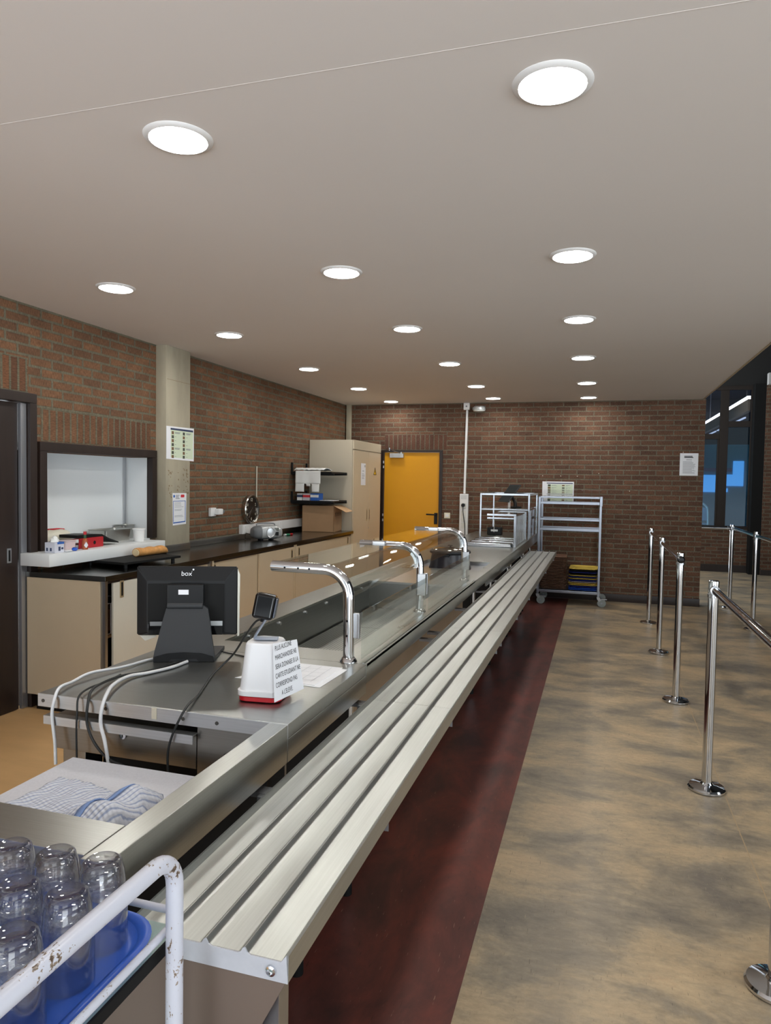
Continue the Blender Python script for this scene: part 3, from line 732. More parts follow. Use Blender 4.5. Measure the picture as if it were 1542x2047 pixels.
# radio
t = thing('radio', 'silver and grey portable CD radio on the worktop', 'radio', (-3.40, 6.80, ZB), R(50))
t.scale = (.86, .86, .86)
def soft_loop(y, sx, z0, z1, n=28, e=3.0):
    out = []
    for k in range(n):
        a = 2*pi*k/n; cx, sz = cos(a), sin(a)
        out.append((y, sx*math.copysign(abs(cx)**(2/e), cx), (z0+z1)/2 + (z1-z0)/2*math.copysign(abs(sz)**(2/e), sz)))
    return out
sh = [(-.19, .05, .05, .13), (-.185, .07, .035, .15), (-.15, .10, .02, .17), (-.10, .12, .012, .18)]
shm = [(-.10, .118, .014, .18), (-.05, .128, .012, .19), (.05, .128, .012, .19), (.10, .118, .014, .18)]
loops = lambda s: [soft_loop(y, sx, z0, z1) for y, sx, z0, z1 in s]
part('body', loft(B(), loops(shm)), SILVER_PL, t, local=True, angle=60)
part('speaker_pod', loft(B(), loops(sh)), GREY_PL, t, local=True, angle=60)
part('speaker_pod', loft(B(), loops([(-a, b, c_, d) for a, b, c_, d in sh][::-1])), SILVER_PL, t, local=True, angle=60)
bm = B()
for x in (-.07, .07): cyl(bm, (x, -.02, 0), (x, -.02, .016), .018, 12)
cyl(bm, (-.07, .05, 0), (-.07, .05, .016), .018, 12); cyl(bm, (.07, .05, 0), (.07, .05, .016), .018, 12)
part('foot', bm, BLACK, t, local=True)
n0 = lathe(B(), [(0, 0), (.05, 0), (.056, .004), (.05, .010), (.044, .005), (0, .008)], seg=32, sx=1, sy=1.2)
bmesh.ops.transform(n0, matrix=Matrix.Translation((.0, -.124, .1)) @ Matrix.Rotation(R(90), 4, 'X'), verts=n0.verts); part('cd_window', n0, plain('pale_silver', L(214, 218, 222), .2, .4), t, local=True)
part('display', bx(.055, .115, -.121, -.108, .12, .155, .004), plain('lcd_grey', L(96, 100, 92), .2), t, local=True)
part('button_panel', bx(.06, .112, -.124, -.11, .06, .105, .003), BLACK, t, local=True)
part('handle', tube(B(), spline([(-.12, .02, .172), (-.11, .03, .200), (0, .035, .208), (.11, .03, .200), (.12, .02, .172)], 6), .008, 8), GREY_PL, t, local=True)
part('mains_lead', tube(B(), spline([(-.18, .05, .06), (-.23, .09, .08), (-.22, .14, .015), (-.16, .11, .006)], 6), .003, 6), BLACK, t, local=True)
t = thing('marker_pen', 'green and red marker pen lying on the worktop past the radio', 'pen', (-3.45, 7.46, ZB+.011), R(82))
part('barrel', cyl(B(), (-.075, 0, 0), (.03, 0, 0), .0105, 12), plain('pen_green', L(46, 140, 104), .4), t, local=True)
part('cap', cyl(B(), (.031, 0, 0), (.085, 0, 0), .0108, 12), RED, t, local=True)
part('label_band', cyl(B(), (-.08, 0, 0), (-.05, 0, 0), .0109, 12), WHITE, t, local=True)

# cutting board and baguette at the near end of the worktop
t = thing('serving_board', 'black slab board on small feet at the near end of the worktop', 'board', (-3.33, 4.46, ZB), R(-8))
part('slab', bx(-.205, .205, -.29, .29, .028, .046, .003), BLACK_M, t, local=True)
for x in (-.17, .17):
    for y in (-.24, .24): part('foot', cyl(B(), (x, y, 0), (x, y, .028), .014, 12), BLACK, t, local=True)
t = thing('baguette', 'cut piece of baguette lying on the black board', 'bread', (-3.31, 4.68, ZB+.047), R(-5))
n = 22; prof = []
for i in range(n+1):
    u = i/n; w = .036*(1 - .9*max(0, (u-.82)/.18)**2.2) * (1+.05*sin(u*19)); prof.append((u, w))
lp = [[(w*1.02*cos(2*pi*k/16), -.19+.36*u, max(.0, w*.86 + w*.86*sin(2*pi*k/16)) + .0005*((k*7) % 3)) for k in range(16)] for u, w in prof]
part('crust', loft(B(), lp), BREAD, t, local=True, angle=70)
cr = loft(B(), [[(.033*cos(2*pi*k/16), -.1905, .031+.027*sin(2*pi*k/16)) for k in range(16)], [(.029*cos(2*pi*k/16), -.194, .031+.024*sin(2*pi*k/16)) for k in range(16)]])
part('crumb', cr, CRUMB, t, local=True)

# things on the hatch sill
ZS = 1.0545
t = thing('tissue_box', 'white and blue tissue box with a tissue at the left end of the hatch sill', 'tissue box', (-3.525, 3.885, ZS), R(2))
part('carton', bx(-.040, .040, -.045, .045, 0, .070, .002), plain('tissue_card', L(214, 216, 228), .5), t, local=True)
part('blue_band', bx(-.0406, .0406, -.02, .0456, .057, .0708), INK_B, t, local=True)
for a in ((.0402, .0408, -.01, .01, .012, .04), (.0402, .0408, .018, .036, .02, .034), (-.028, -.014, -.0458, -.0452, .012, .034), (.002, .016, -.0458, -.0452, .012, .034)): part('printed_icon', bx(*a), NAVY, t, local=True)
bm = B(); lp = []
for i in range(7):
    u = i/6; lp.append([((.024*(1-u)**.6+.003)*cos(2*pi*k/12)*(1+.3*sin(3*k+i)), (.03*(1-u)**.5+.002)*sin(2*pi*k/12)*(1+.25*cos(2*k+i)), .071+.042*u) for k in range(12)])
part('tissue', loft(bm, lp), CLOTHW, t, local=True, angle=80)
t = thing('plastic_bag', 'cream plastic bag with red print behind the tissue box', 'bag', (-3.805, 4.20, ZS))
lp = []
for z, rx, ry in ((0, .06, .12), (.03, .08, .145), (.07, .08, .145), (.10, .07, .13), (.118, .045, .10), (.126, .02, .07)):
    lp.append([(rx*cos(2*pi*k/24)*(1+.07*sin(5*k+z*90)), ry*sin(2*pi*k/24)*(1+.06*cos(4*k+z*70)), z + .006*sin(3*k)*(z > .02)) for k in range(24)])
part('bag', loft(B(), lp), plain('cream_film', L(226, 222, 204), .3), t, local=True, angle=70)
bm = tube(B(), spline([(-.02, -.06, .128), (.02, -.03, .132), (0, .03, .130), (.02, .07, .125)], 5), .006, 6); part('red_tie', bm, INK_R, t, local=True)
t = thing('plastic_tub', 'translucent pink tinted plastic tub beside the red binder', 'tub', (-3.575, 4.055, ZS))
lp = [[(x, y, z) for x, y in rrect(-.035-g, .035+g, -.05-g, .05+g, .015)] for z, g in ((0, 0), (.06, .004), (.063, .008), (.068, .008))]
part('tub', loft(B(), lp), plain('pink_film', L(226, 206, 206), .35), t, local=True)
t = thing('sauce_bottle', 'small hot sauce bottle with red cap in front of the red binder', 'bottle', (-3.487, 4.135, ZS))
t.scale = (.86, .86, .86)
part('bottle', lathe(B(), [(0, 0), (.022, 0), (.0235, .004), (.0235, .062), (.018, .080), (.0105, .094), (.0105, .104), (0, .104)], seg=20), plain('sauce_red', L(170, 84, 48), .12), t, local=True)
part('neck_wrap', lathe(B(), [(.0112, .092), (.0125, .096), (.0118, .122), (.0112, .122)], seg=16), plain('green_foil', L(30, 78, 46), .3), t, local=True)
part('cap', lathe(B(), [(0, .122), (.0118, .122), (.0125, .126), (.012, .148), (0, .149)], seg=16), RED, t, local=True)
bm = prism(B(), [(.0, .012), (.017, .036), (.0, .066), (-.017, .036)], 'y', -.0005, .0); bmesh.ops.transform(bm, matrix=Matrix.Rotation(R(62), 4, 'Z') @ Matrix.Translation((0, -.0240, 0)), verts=bm.verts)
part('diamond_label', bm, PAPER, t, local=True)
t = thing('ring_binder', 'red ring binder lying flat on the hatch sill', 'binder', (-3.645, 4.255, ZS), R(1))
bm = B(); box(bm, .105, .115, -.128, .128, .001, .072, .003); part('spine', bm, BINDER, t, local=True)
hl = part('finger_hole', cyl(B(), (.1148, .03, .036), (.1158, .03, .036), .0135, 20), BLACK_M, t, local=True)
part('cover', bx(-.05, .107, -.128, .128, 0, .004), BINDER, t, local=True)
bm = loft(B(), [[(.107, -.128, .070), (.107, .128, .070), (.107, .128, .074), (.107, -.128, .074)], [(-.05, -.128, .055), (-.05, .128, .055), (-.05, .128, .059), (-.05, -.128, .059)]])
part('cover', bm, BINDER, t, local=True)
part('paper_block', bx(-.045, .09, -.12, .12, .0045, .026), PAPER, t, local=True)
t = thing('black_folder', 'black folder sloping on top of the red binder', 'folder', (-3.645, 4.255, ZS+.0755), R(-1))
bm = loft(B(), [[(x, y, z), (x2, y, z), (x2, y, z+h), (x, y, z+h)] for x, x2, y, z, h in ((-.06, .10, -.125, .0, .022), (-.06, .10, .02, .0, .022), (-.06, .10, .13, -.001, .016), (-.06, .09, .22, -.036, .014), (-.06, .08, .34, -.066, .008))])
part('cover', bm, BLACK, t, local=True)
for i, (y, x, w, d, h) in enumerate(((4.80, -3.80, .085, .16, .095), (5.058, -3.86, .05, .078, .115))):
    t = thing('steel_pan', ['stainless steel pan behind the black folder on the sill', 'stainless steel pan at the right end of the hatch sill'][i], 'pan', (x, y, ZS))
    bm = B()
    lo = [[(a, b, z) for a, b in rrect(-w-g, w+g, -d-g, d+g, .02)] for z, g in ((0, -.008), (h-.006, 0), (h, .008), (h, .002), (h-.008, -.003), (.006, -.012))]
    part('pan', loft(bm, lo), STEEL_X, t, local=True)
t = thing('white_pot', 'white plastic pot standing before the steel pans on the sill', 'pot', (-3.575, 4.865, ZS))
part('pot', lathe(B(), [(0, 0), (.038, 0), (.046, .09), (.051, .094), (.051, .104), (0, .105)], seg=28), WHITE, t, local=True)
solo('blue_glove', 'crumpled blue plastic scrap on the hatch sill', 'scrap', loft(B(), [[(r*cos(2*pi*k/10)*(1+.3*sin(3*k)), 1.0*r*sin(2*pi*k/10), z+.003*sin(k*2)*(z > 0)) for k in range(10)] for r, z in ((.018, .001), (.022, .01), (.012, .02))]), BLUE_TRAY, (-3.485, 4.03, ZS+.002), angle=70)
solo('paper_scrap', 'white crumpled paper between tissue box and blue scrap', 'paper', loft(B(), [[(.9*r*cos(2*pi*k/12)*(1+.2*sin(3*k)), 1.0*r*sin(2*pi*k/12), z+.002*sin(k*3)*(z > 0)) for k in range(12)] for r, z in ((.028, .001), (.03, .006), (.02, .010))]), PAPER, (-3.475, 3.955, ZS+.002), angle=70)
# ------------------------------------------------------------------ serving counter
ZC = .90; XR = -.80; XK = -1.645
def leg(x, y, z1, par, r=.017):
    l = part('leg', cyl(B(), (x, y, .04), (x, y, z1), r, 16), CHROME, par)
    part('rubber_foot', lathe(B(), [(0, 0), (.021, 0), (.021, .05), (.018, .055), (0, .055)], (x, y, 0), 16), BLACK_M, l)
    return l
# 1. open end section towards the camera
t = thing('counter_end_frame', 'low open end section of the steel counter holding a white board', 'counter section', (-1.2, 1.36, 0))
part('front_panel', bx(XR-.056, XR, 1.0, 1.7405, .793, ZC, .0025), STEEL, t)
part('cross_bar', bx(-1.62, XR-.0575, 1.012, 1.128, .80, ZC-.0005, .0025), STEEL_X, t)
part('end_panel', bx(-1.60, XR-.02, 1.0, 1.011, .12, .797), STEEL_D, t)
part('side_panel', bx(-.875, -.86, 1.012, 1.74, .12, .79), BLACK_M, t)
part('floor_pan', bx(-1.5, -.876, 1.012, 1.74, .10, .118), BLACK_M, t)
part('board', bx(-1.45, -.866, 1.13, 1.668, .730, .752, .002), plain('speckled_laminate', L(212, 213, 220), .5, var=.05, vscale=160), t)
for y in (1.15, 1.64): part('bearer', bx(-1.44, -.88, y-.015, y+.015, .70, .7295), STEEL_D, t)
leg(-.885, 2.0-.86, .10, t); leg(-1.55, 1.06, .12, t)
# the tea towel
bm = B(); nx, ny = 46, 34
def tz(u, v): return .006 + .0035*sin(u*9+v*5) + .002*sin(v*31) + .0018*sin(u*37)
V = [[bm.verts.new((-1.40 + .30*i/nx + .03*sin(k/ny*2.2), 1.20 + .33*k/ny - .04*i/nx, .753 + tz(i/nx, k/ny))) for k in range(ny+1)] for i in range(nx+1)]
for i in range(nx):
    for k in range(ny): bm.faces.new((V[i][k], V[i+1][k], V[i+1][k+1], V[i][k+1]))
def towel_mat():
    m, nd, ln, b = nm('striped_towel')
    w = nd.new('ShaderNodeTexWave'); w.inputs['Scale'].default_value = 24; w.bands_direction = 'X'
    tc = nd.new('ShaderNodeTexCoord'); mp = nd.new('ShaderNodeMapping'); mp.inputs['Rotation'].default_value = (0, 0, R(24)); ln.new(tc.outputs['Object'], mp.inputs[0]); ln.new(mp.outputs[0], w.inputs[0])
    w.inputs['Distortion'].default_value = .6
    w2 = nd.new('ShaderNodeTexWave'); w2.inputs['Scale'].default_value = 30; w2.bands_direction = 'Y'; ln.new(mp.outputs[0], w2.inputs[0])
    c = ramp(nd, ln, w.outputs['Fac'], [(.05, L(166, 178, 206)), (.30, L(222, 226, 236))])
    ln.new(c, b.inputs['Base Color']); b.inputs['Roughness'].default_value = .95
    mm = nd.new('ShaderNodeMath'); mm.operation = 'ADD'; ln.new(w.outputs['Fac'], mm.inputs[0]); ln.new(w2.outputs['Fac'], mm.inputs[1])
    bump(nd, ln, b, mm.outputs[0], .5, .004); return m
TOWEL = towel_mat()
t = thing('tea_towel', 'blue and white striped tea towel lying on the white board', 'towel', (-1.24, 1.36, .7535))
pt = part('cloth', bm, TOWEL, t, angle=80); md = pt.modifiers.new('thickness', 'SOLIDIFY'); md.thickness = .004; md.offset = 1
pr = [(-.10, .002), (-.06, .016), (-.02, .034), (.02, .046), (.052, .044), (.075, .030), (.086, .012), (.080, .001), (.062, .010), (.045, .022), (.02, .028), (-.02, .018), (-.06, .006)]
lp = []
for i in range(25):
    u = i/24; s_ = .72+.42*sin(.5+u*2.4); rf = 1 + .22*sin(u*17)
    lp.append([(-1.125 + .035*u + x*s_ + .005*sin(u*21+k*1.3), 1.200+.29*u+.006*sin(k*2.1+u*9), .7585+z*(.70+.5*sin(.35+u*2.5))*rf) for k, (x, z) in enumerate(pr)])
part('folded_edge', loft(B(), lp, cap=True), TOWEL, t, angle=80)
hm = [(Vector(l[2]) + Vector(l[3]))/2 + Vector((0, 0, .0015)) for l in lp[1:-1]]
bm = B(); hv = [(bm.verts.new(p + Vector((-.011, 0, -.005))), bm.verts.new(p + Vector((.011, 0, .006)))) for p in hm]
for (a_, b_), (c_, d_) in zip(hv, hv[1:]): bm.faces.new((a_, b_, d_, c_))
hp = part('blue_hem', bm, plain('hem_blue', L(134, 160, 208), .9), t, angle=80); md = hp.modifiers.new('thickness', 'SOLIDIFY'); md.thickness = .003; md.offset = 0

# 2. cash desk section
t = thing('cash_desk', 'stainless cash desk section of the serving counter with a locked till drawer', 'counter section', (-1.22, 2.07, 0))
bm = bx(XK, XR-.0005, 1.7455, 2.418, ZC-.04, ZC, .0025)
part('top', bm, STEEL_X, t)
part('edge_strip', bx(XK-.001, XR-.0005, 1.7420, 1.7450, ZC-.041, ZC-.001, .001), ALU_X, t)
part('front_panel', bx(XR-.012, XR, 1.743, 2.418, .793, ZC-.0405, .002), STEEL, t)
part('near_edge_panel', bx(-1.09, XR-.013, 1.752, 1.764, .70, ZC-.0415, .002), DRAWER, t)
part('black_latch', bx(-1.0, -.955, 1.744, 1.752, .765, .79, .002), BLACK, t)
d = part('till_drawer', bx(-1.60, -1.095, 1.757, 2.15, .728, .832, .003), DRAWER, t)
bm = B(); prism(bm, [(1.728, .812), (1.732, .812), (1.732, .835), (1.756, .835), (1.756, .838), (1.728, .838)], 'x', -1.612, -1.09)
part('drawer_lip', bm, ALU_X, d)
lk = part('drawer_lock', cyl(B(), (-1.343, 1.757, .800), (-1.343, 1.750, .800), .0115, 20), CHROME, d)
part('keyhole', bx(-1.3445, -1.3415, 1.7492, 1.7502, .794, .806), BLACK_M, lk)
for x in (-1.625, -1.395, -1.13):
    part('edge_screw', cyl(B(), (x, 1.7425, .878), (x, 1.7400, .878), .0055, 12), plain('screw_dark', L(92, 90, 86), .4, .8) if 'screw_dark' not in bpy.data.materials else bpy.data.materials['screw_dark'], t)
part('edge_screw', cyl(B(), (-1.02, 1.7425, .878), (-1.02, 1.7400, .878), .0055, 12), plain('screw_dark', L(92, 90, 86), .4, .8) if 'screw_dark' not in bpy.data.materials else bpy.data.materials['screw_dark'], t)
part('tape_scrap', bx(-1.235, -1.218, 1.7405, 1.7418, .866, .899), plain('masking_tape', L(214, 206, 186), .7), t)
part('side_panel', bx(-.875, -.86, 1.76, 2.40, .12, .79), BLACK_M, t)
part('back_post', bx(-1.585, -1.50, 1.78, 1.86, .06, .734, .003), STEEL_D, t)
part('shade_panel', bx(-1.50, -.876, 1.86, 1.87, .1185, .734), BLACK_M, t)  # black sheet added to give the dark space under the drawer
part('floor_pan', bx(-1.5, -.876, 1.78, 2.40, .10, .118), BLACK_M, t)
part('back_shelf', bx(-1.58, -.876, 2.36, 2.40, .12, .80), BLACK_M, t)
leg(-.88, 2.003, .12, t); leg(-1.55, 2.3, .10, t)

# 3. display well section, worktop as a frame around the well
WX0, WX1, WY0, WY1 = -1.477, -.94, 2.58, 4.50
t = thing('display_well_counter', 'stainless counter section with a sunken perforated display well', 'counter section', (-1.22, 3.85, 0))
bm = B()
for a in ((XK, WX0, 2.4195, 5.272), (WX1, XR, 2.4195, 5.272), (WX0, WX1, 2.4195, WY0), (WX0, WX1, WY1, 5.272)): box(bm, a[0], a[1], a[2], a[3], ZC-.012, ZC)
part('top', bm, STEEL, t)
part('front_lip', prism(B(), [(XR-.02, ZC), (XR-.018, ZC+.004), (XR-.010, ZC+.004), (XR-.008, ZC), (XR-.005, ZC+.003), (XR, ZC+.002), (XR, ZC-.01), (XR-.02, ZC-.01)], 'y', 2.425, 4.78), ALU, t)
part('front_panel', bx(XR-.012, XR, 2.42, 5.272, .828, ZC-.0105, .002), STEEL, t)
bm = B(); ZW = .70
box(bm, WX0-.006, WX0, WY0, WY1, ZW, ZC-.012); box(bm, WX1, WX1+.006, WY0, WY1, ZW, ZC-.012)
box(bm, WX0, WX1, WY0-.006, WY0, ZW, ZC-.012); box(bm, WX0, WX1, WY1, WY1+.006, ZW, ZC-.012)
box(bm, WX0, WX1, WY0, WY1, ZW-.008, ZW)
w = part('well', bm, STEEL_D, t)
def perf():
    m, nd, ln, b = nm('perforated_steel')
    vo = nd.new('ShaderNodeTexVoronoi'); vo.voronoi_dimensions = '2D'; vo.inputs['Scale'].default_value = 62; vo.inputs['Randomness'].default_value = 0
    ln.new(coord(nd, ln), vo.inputs['Vector'])
    f = ramp(nd, ln, vo.outputs['Distance'], [(.22, gray(0)), (.30, gray(1))])
    ln.new(mixc(nd, ln, f, L(30, 30, 30), L(176, 178, 172)), b.inputs['Base Color']); ln.new(f, b.inputs['Metallic']); b.inputs['Roughness'].default_value = .3
    return m
PERF = perf()
for i in range(3):
    y0 = WY0+.006+i*.637; part('perforated_tray', bx(WX0+.012, WX1-.012, y0, y0+.628, ZW+.012, ZW+.018), PERF, t)
for y in (2.79, 3.10, 3.415, 3.72, 4.03, 4.33):
    part('well_hook', cyl(B(), (WX0, y, .872), (WX0+.010, y, .872), .009, 14), CHROME, w)
part('body_panel', bx(-.9325, -.918, 2.425, 4.95, .10, .82), BEIGE_D, t)
part('body_shelf', bx(-1.5, -.936, 2.425, 4.95, .10, .12), BEIGE_D, t)
part('back_panel', bx(-1.62, -1.605, 2.425, 5.26, .10, .86), STEEL_D, t)
for y in (2.46, 5.151): leg(-.88, y, .83, t)
leg(-1.55, 3.9, .2, t)
# the sneeze guard: three bent tubes, two curved panes on top and a low front pane
def guard_tube(y, x0, label):
    g = thing('guard_tube', label, 'glass guard post', (-.876, y, ZC), group='bent chrome guard posts')
    pts = [(-.876, y, ZC), (-.876, y, ZC+.12), (-.878, y, 1.13)] + [(p[0], y, p[2]) for p in arc((-.978, 1.14), .10, 0, 90, 10)] + [(x0, y, 1.242)]
    part('tube', tube(B(), pts, .0205, 20), CHROME, g)
    part('base_flange', lathe(B(), [(.0215, .018), (.026, .014), (.033, .004), (.033, .0006), (.0215, .0006)], (-.876, y, ZC), 24, closed=True), CHROME, g)
    return g
g1 = guard_tube(2.435, -1.19, 'nearest bent chrome guard tube, standing at the cash desk')
g2 = guard_tube(3.51, -1.205, 'middle bent chrome guard tube with clamps holding the glass')
g3 = guard_tube(4.76, -1.23, 'far bent chrome guard tube beside the black soup kettle')
for z in (1.0, 1.055): part('drilled_hole', cyl(B(), (-.8765, 2.413, z), (-.8765, 2.4155, z), .004, 10), BLACK_M, g1)
for x in (-1.03, -1.075, -1.13): part('drilled_hole', cyl(B(), (x, 2.4135, 1.240), (x, 2.416, 1.240), .004, 10), BLACK_M, g1)
for g, y, zz in ((g1, 2.4565, (.985, 1.08)), (g2, 3.4885, (.99, 1.10)), (g2, 3.5315, (.99, 1.10)), (g3, 4.7385, (.98, 1.10))):
    part('glass_clamp', bx(-.884, -.840, y-.009, y+.009, zz[0], zz[1], .003), SATIN, g)
for g, y in ((g2, 3.4885), (g2, 3.5315), (g3, 4.7385)):
    part('top_clamp', bx(-1.13, -1.06, y-.011, y+.011, 1.228, 1.260, .004), SATIN, g)
    part('curve_clamp', loft(B(), [[(p[0]+(-.012 if s else .0)*cos(a_), y+e, p[2]+(-.012 if s else 0)*sin(a_)) for s, e in ((0, -.012), (0, .012), (1, .012), (1, -.012))] for p, a_ in zip(arc((-.978, 1.14), .094, 8, 48, 6), [R(8+40*i/6) for i in range(7)])]), SATIN, g)
def curved_pane(y0, y1, label):
    p = thing('curved_glass', label, 'glass pane', (-1.0, (y0+y1)/2, 1.14), group='curved glass guard panes')
    o = [(-1.215, 1.248), (-.985, 1.248)] + [(-.985+.105*cos(R(a)), 1.143+.105*sin(R(a))) for a in range(85, -1, -6)] + [(-.880, 1.135)]
    i_ = [(-.886, 1.135)] + [(-.985+.099*cos(R(a)), 1.143+.099*sin(R(a))) for a in range(0, 86, 6)] + [(-.985, 1.242), (-1.215, 1.242)]
    pl = [(x, 0, z) for x, z in o]; n = len(o)
    bm = B(); ii = i_[::-1]
    A = [[bm.verts.new((x, y, z)) for x, z in o] for y in (y0, y1)]; C_ = [[bm.verts.new((x, y, z)) for x, z in ii] for y in (y0, y1)]
    for k in range(n-1):
        bm.faces.new((A[0][k], A[0][k+1], A[1][k+1], A[1][k])); bm.faces.new((C_[0][k], C_[1][k], C_[1][k+1], C_[0][k+1]))
    part('pane', bm, GLASS, p)
    bm = B()
    A = [[bm.verts.new((x, y, z)) for x, z in o] for y in (y0, y1)]; C_ = [[bm.verts.new((x, y, z)) for x, z in ii] for y in (y0, y1)]
    for e in (0, 1):
        for k in range(n-1): bm.faces.new((A[e][k], A[e][k+1], C_[e][k+1], C_[e][k]))
    part('polished_edge', bm, GLASS_E, p)
curved_pane(2.468, 3.476, 'near curved glass pane over the display well')
curved_pane(3.544, 4.726, 'far curved glass pane over the display well')
for y0, y1, lab in ((2.468, 3.477, 'near low upright glass pane along the counter front'), (3.543, 4.727, 'far low upright glass pane along the counter front')):
    p = thing('front_glass', lab, 'glass pane', (-.8405, (y0+y1)/2, .905), group='low front glass panes')
    part('pane', bx(-.8385, -.8335, y0, y1, .906, 1.085), GLASS, p)

# 4. hot section with a small well and the kettle
t = thing('hot_well_counter', 'stainless counter section with a small square well for the kettle', 'counter section', (-1.22, 6.3, 0))
KX0, KX1, KY0, KY1 = -1.42, -.87, 5.36, 5.95
bm = B()
for a in ((XK, KX0, 5.274, 7.322), (KX1, XR, 5.274, 7.322), (KX0, KX1, 5.274, KY0), (KX0, KX1, KY1, 7.322)): box(bm, a[0], a[1], a[2], a[3], ZC-.012, ZC)
part('top', bm, STEEL, t)
part('front_panel', bx(XR-.012, XR, 5.274, 7.322, .793, ZC-.0125, .002), STEEL, t)
bm = B(); zk = .868
box(bm, KX0-.006, KX0, KY0, KY1, zk, ZC-.0125); box(bm, KX1, KX1+.006, KY0, KY1, zk, ZC-.0125); box(bm, KX0, KX1, KY0-.006, KY0, zk, ZC-.0125); box(bm, KX0, KX1, KY1, KY1+.006, zk, ZC-.0125); box(bm, KX0, KX1, KY0, KY1, zk-.008, zk)
part('well', bm, SATIN, t)
part('body_panel', bx(-1.05, -1.035, 5.28, 7.31, .12, .82), BLACK_M, t)
part('back_panel', bx(-1.62, -1.605, 5.28, 7.31, .10, .86), STEEL_D, t)
for y in (6.036, 7.212): leg(-.885, y, .80, t)
leg(-1.55, 6.3, .88, t)
t = thing('soup_kettle', 'black soup kettle with steel lid standing in the small well', 'soup kettle', (-1.15, 5.60, zk+.0005))
part('body', lathe(B(), [(0, 0), (.168, 0), (.172, .012), (.166, .03), (.150, .125), (.146, .134), (0, .134)], seg=40), plain('kettle_black', L(30, 28, 34), .28), t, local=True)
part('rim', lathe(B(), [(.145, .134), (.160, .132), (.167, .138), (.165, .152), (.150, .160), (.140, .157)], seg=40, closed=True), BLACK, t, local=True)
part('lid', lathe(B(), [(.1395, .156), (.13, .165), (.09, .174), (.03, .179), (0, .180), ], seg=40), CHROME, t, local=True)
part('lid_knob', lathe(B(), [(0, .180), (.008, .180), (.008, .188), (.02, .191), (.02, .198), (0, .201)], seg=20), BLACK, t, local=True)
part('side_handle', bx(-.03, .03, -.178, -.152, .118, .131, .004), BLACK, t, local=True)

# 5. two end sections
for y0, y1, lab in ((7.324, 8.584, 'stainless counter section under the row of steel pans'), (8.586, 9.80, 'last stainless counter section against the back wall')):
    t = thing('end_counter', lab, 'counter section', (-1.22, (y0+y1)/2, 0))
    part('top', bx(XK, XR, y0, y1, ZC-.014, ZC, .001), STEEL, t)
    part('front_panel', bx(XR-.012, XR, y0, y1, .793, ZC-.0145, .002), STEEL, t)
    part('body_panel', bx(-1.05, -1.035, y0+.01, y1-.01, .12, .82), BLACK_M, t)
    part('back_panel', bx(-1.62, -1.605, y0+.01, y1-.01, .10, .86), STEEL_D, t)
    for y in ((7.46, 8.53) if y0 < 8 else (8.74, 9.6)): leg(-.885, y, .80, t)
    leg(-1.55, (y0+y1)/2, .88, t)
for i, y in enumerate((7.37, 7.66, 7.91, 8.16)):
    t = thing('steel_dish', ['long covered steel dish on the counter, first of the row from the kettle', 'long covered steel dish on the counter, second of the row', 'long covered steel dish on the counter, third of the row', 'long covered steel dish on the counter, last of the row at the glass case'][i], 'dish', (-1.115, y+.1, ZC), group='long covered steel dishes in a row on the counter')
    lo = [[(a, b, z) for a, b in rrect(-.255-g, .255+g, -.08-g, .08+g, .02)] for z, g in ((.0008, .0), (.004, .004), (.006, .004), (.008, -.004), (.034, -.010), (.040, -.018), (.041, -.03))]
    part('lid', loft(B(), lo), CASE, t, local=True)
    part('lid_handle', tube(B(), [(-.04, 0, .040), (-.035, 0, .056), (.035, 0, .056), (.04, 0, .040)], .004, 8), CHROME, t, local=True)

# low glass side screen beside the trays
t = thing('glass_screen', 'low glass screen with silver posts along the counter front', 'glass screen', (-.84, 8.0, ZC))
for y in (7.43, 8.50): part('post', bx(-.853, -.829, y-.012, y+.012, ZC+.0006, 1.235, .003), CASE, t)
part('side_pane', bx(-.844, -.838, 7.445, 8.487, ZC+.012, 1.225), GLASS, t)
part('bottom_rail', bx(-.85, -.832, 7.443, 8.487, ZC+.0006, ZC+.012), SATIN, t)
part('top_shelf', bx(-1.13, -.83, 7.42, 8.515, 1.236, 1.244), GLASS, t)
bm = bx(-1.135, -.828, 7.410, 7.4195, 1.230, 1.252, .002); box(bm, -1.135, -.845, 7.424, 7.436, 1.196, 1.214, .002)
part('top_rail', bm, CASE, t)
for y in (7.60, 7.73, 7.86, 8.02, 8.2, 8.33): part('reflection_strip', bx(-.836, -.832, y-.014, y+.014, ZC+.013, 1.222), SATIN, t)  # metal strips stand in for the stripy reflections in the side pane
# tall glass case at the end
t = thing('glass_case', 'tall glass display case with silver frame at the far end of the counter', 'display case', (-1.1, 9.15, ZC))
gx0, gx1, gy0, gy1, gz = -1.395, -.812, 8.60, 9.70, 1.452
for x in (gx0, gx1):
    for y in (gy0, gy1): part('post', bx(x-.011, x+.011, y-.011, y+.011, ZC+.0006, gz, .003), CASE, t)
bm = B()
for y in (gy0, gy1): box(bm, gx0+.012, gx1-.012, y-.01, y+.01, gz-.024, gz, .002)
for x in (gx0, gx1): box(bm, x-.01, x+.01, gy0+.012, gy1-.012, gz-.024, gz, .002)
part('top_frame', bm, CASE, t)
for z in (1.262,):
    bm = B()
    for y in (gy0, gy1): box(bm, gx0+.012, gx1-.012, y-.007, y+.007, z-.014, z, .002)
    part('shelf_rail', bm, CASE, t)
    part('glass_shelf', bx(gx0+.012, gx1-.012, gy0+.012, gy1-.012, z+.001, z+.007), GLASS, t)
part('side_pane', bx(gx1-.003, gx1+.002, gy0+.013, gy1-.013, ZC+.01, 1.245), GLASS, t)
t = thing('order_tablet', 'black tilted touch screen tablet standing in the glass case', 'tablet', (-1.13, 9.15, 1.2695), R(-48))
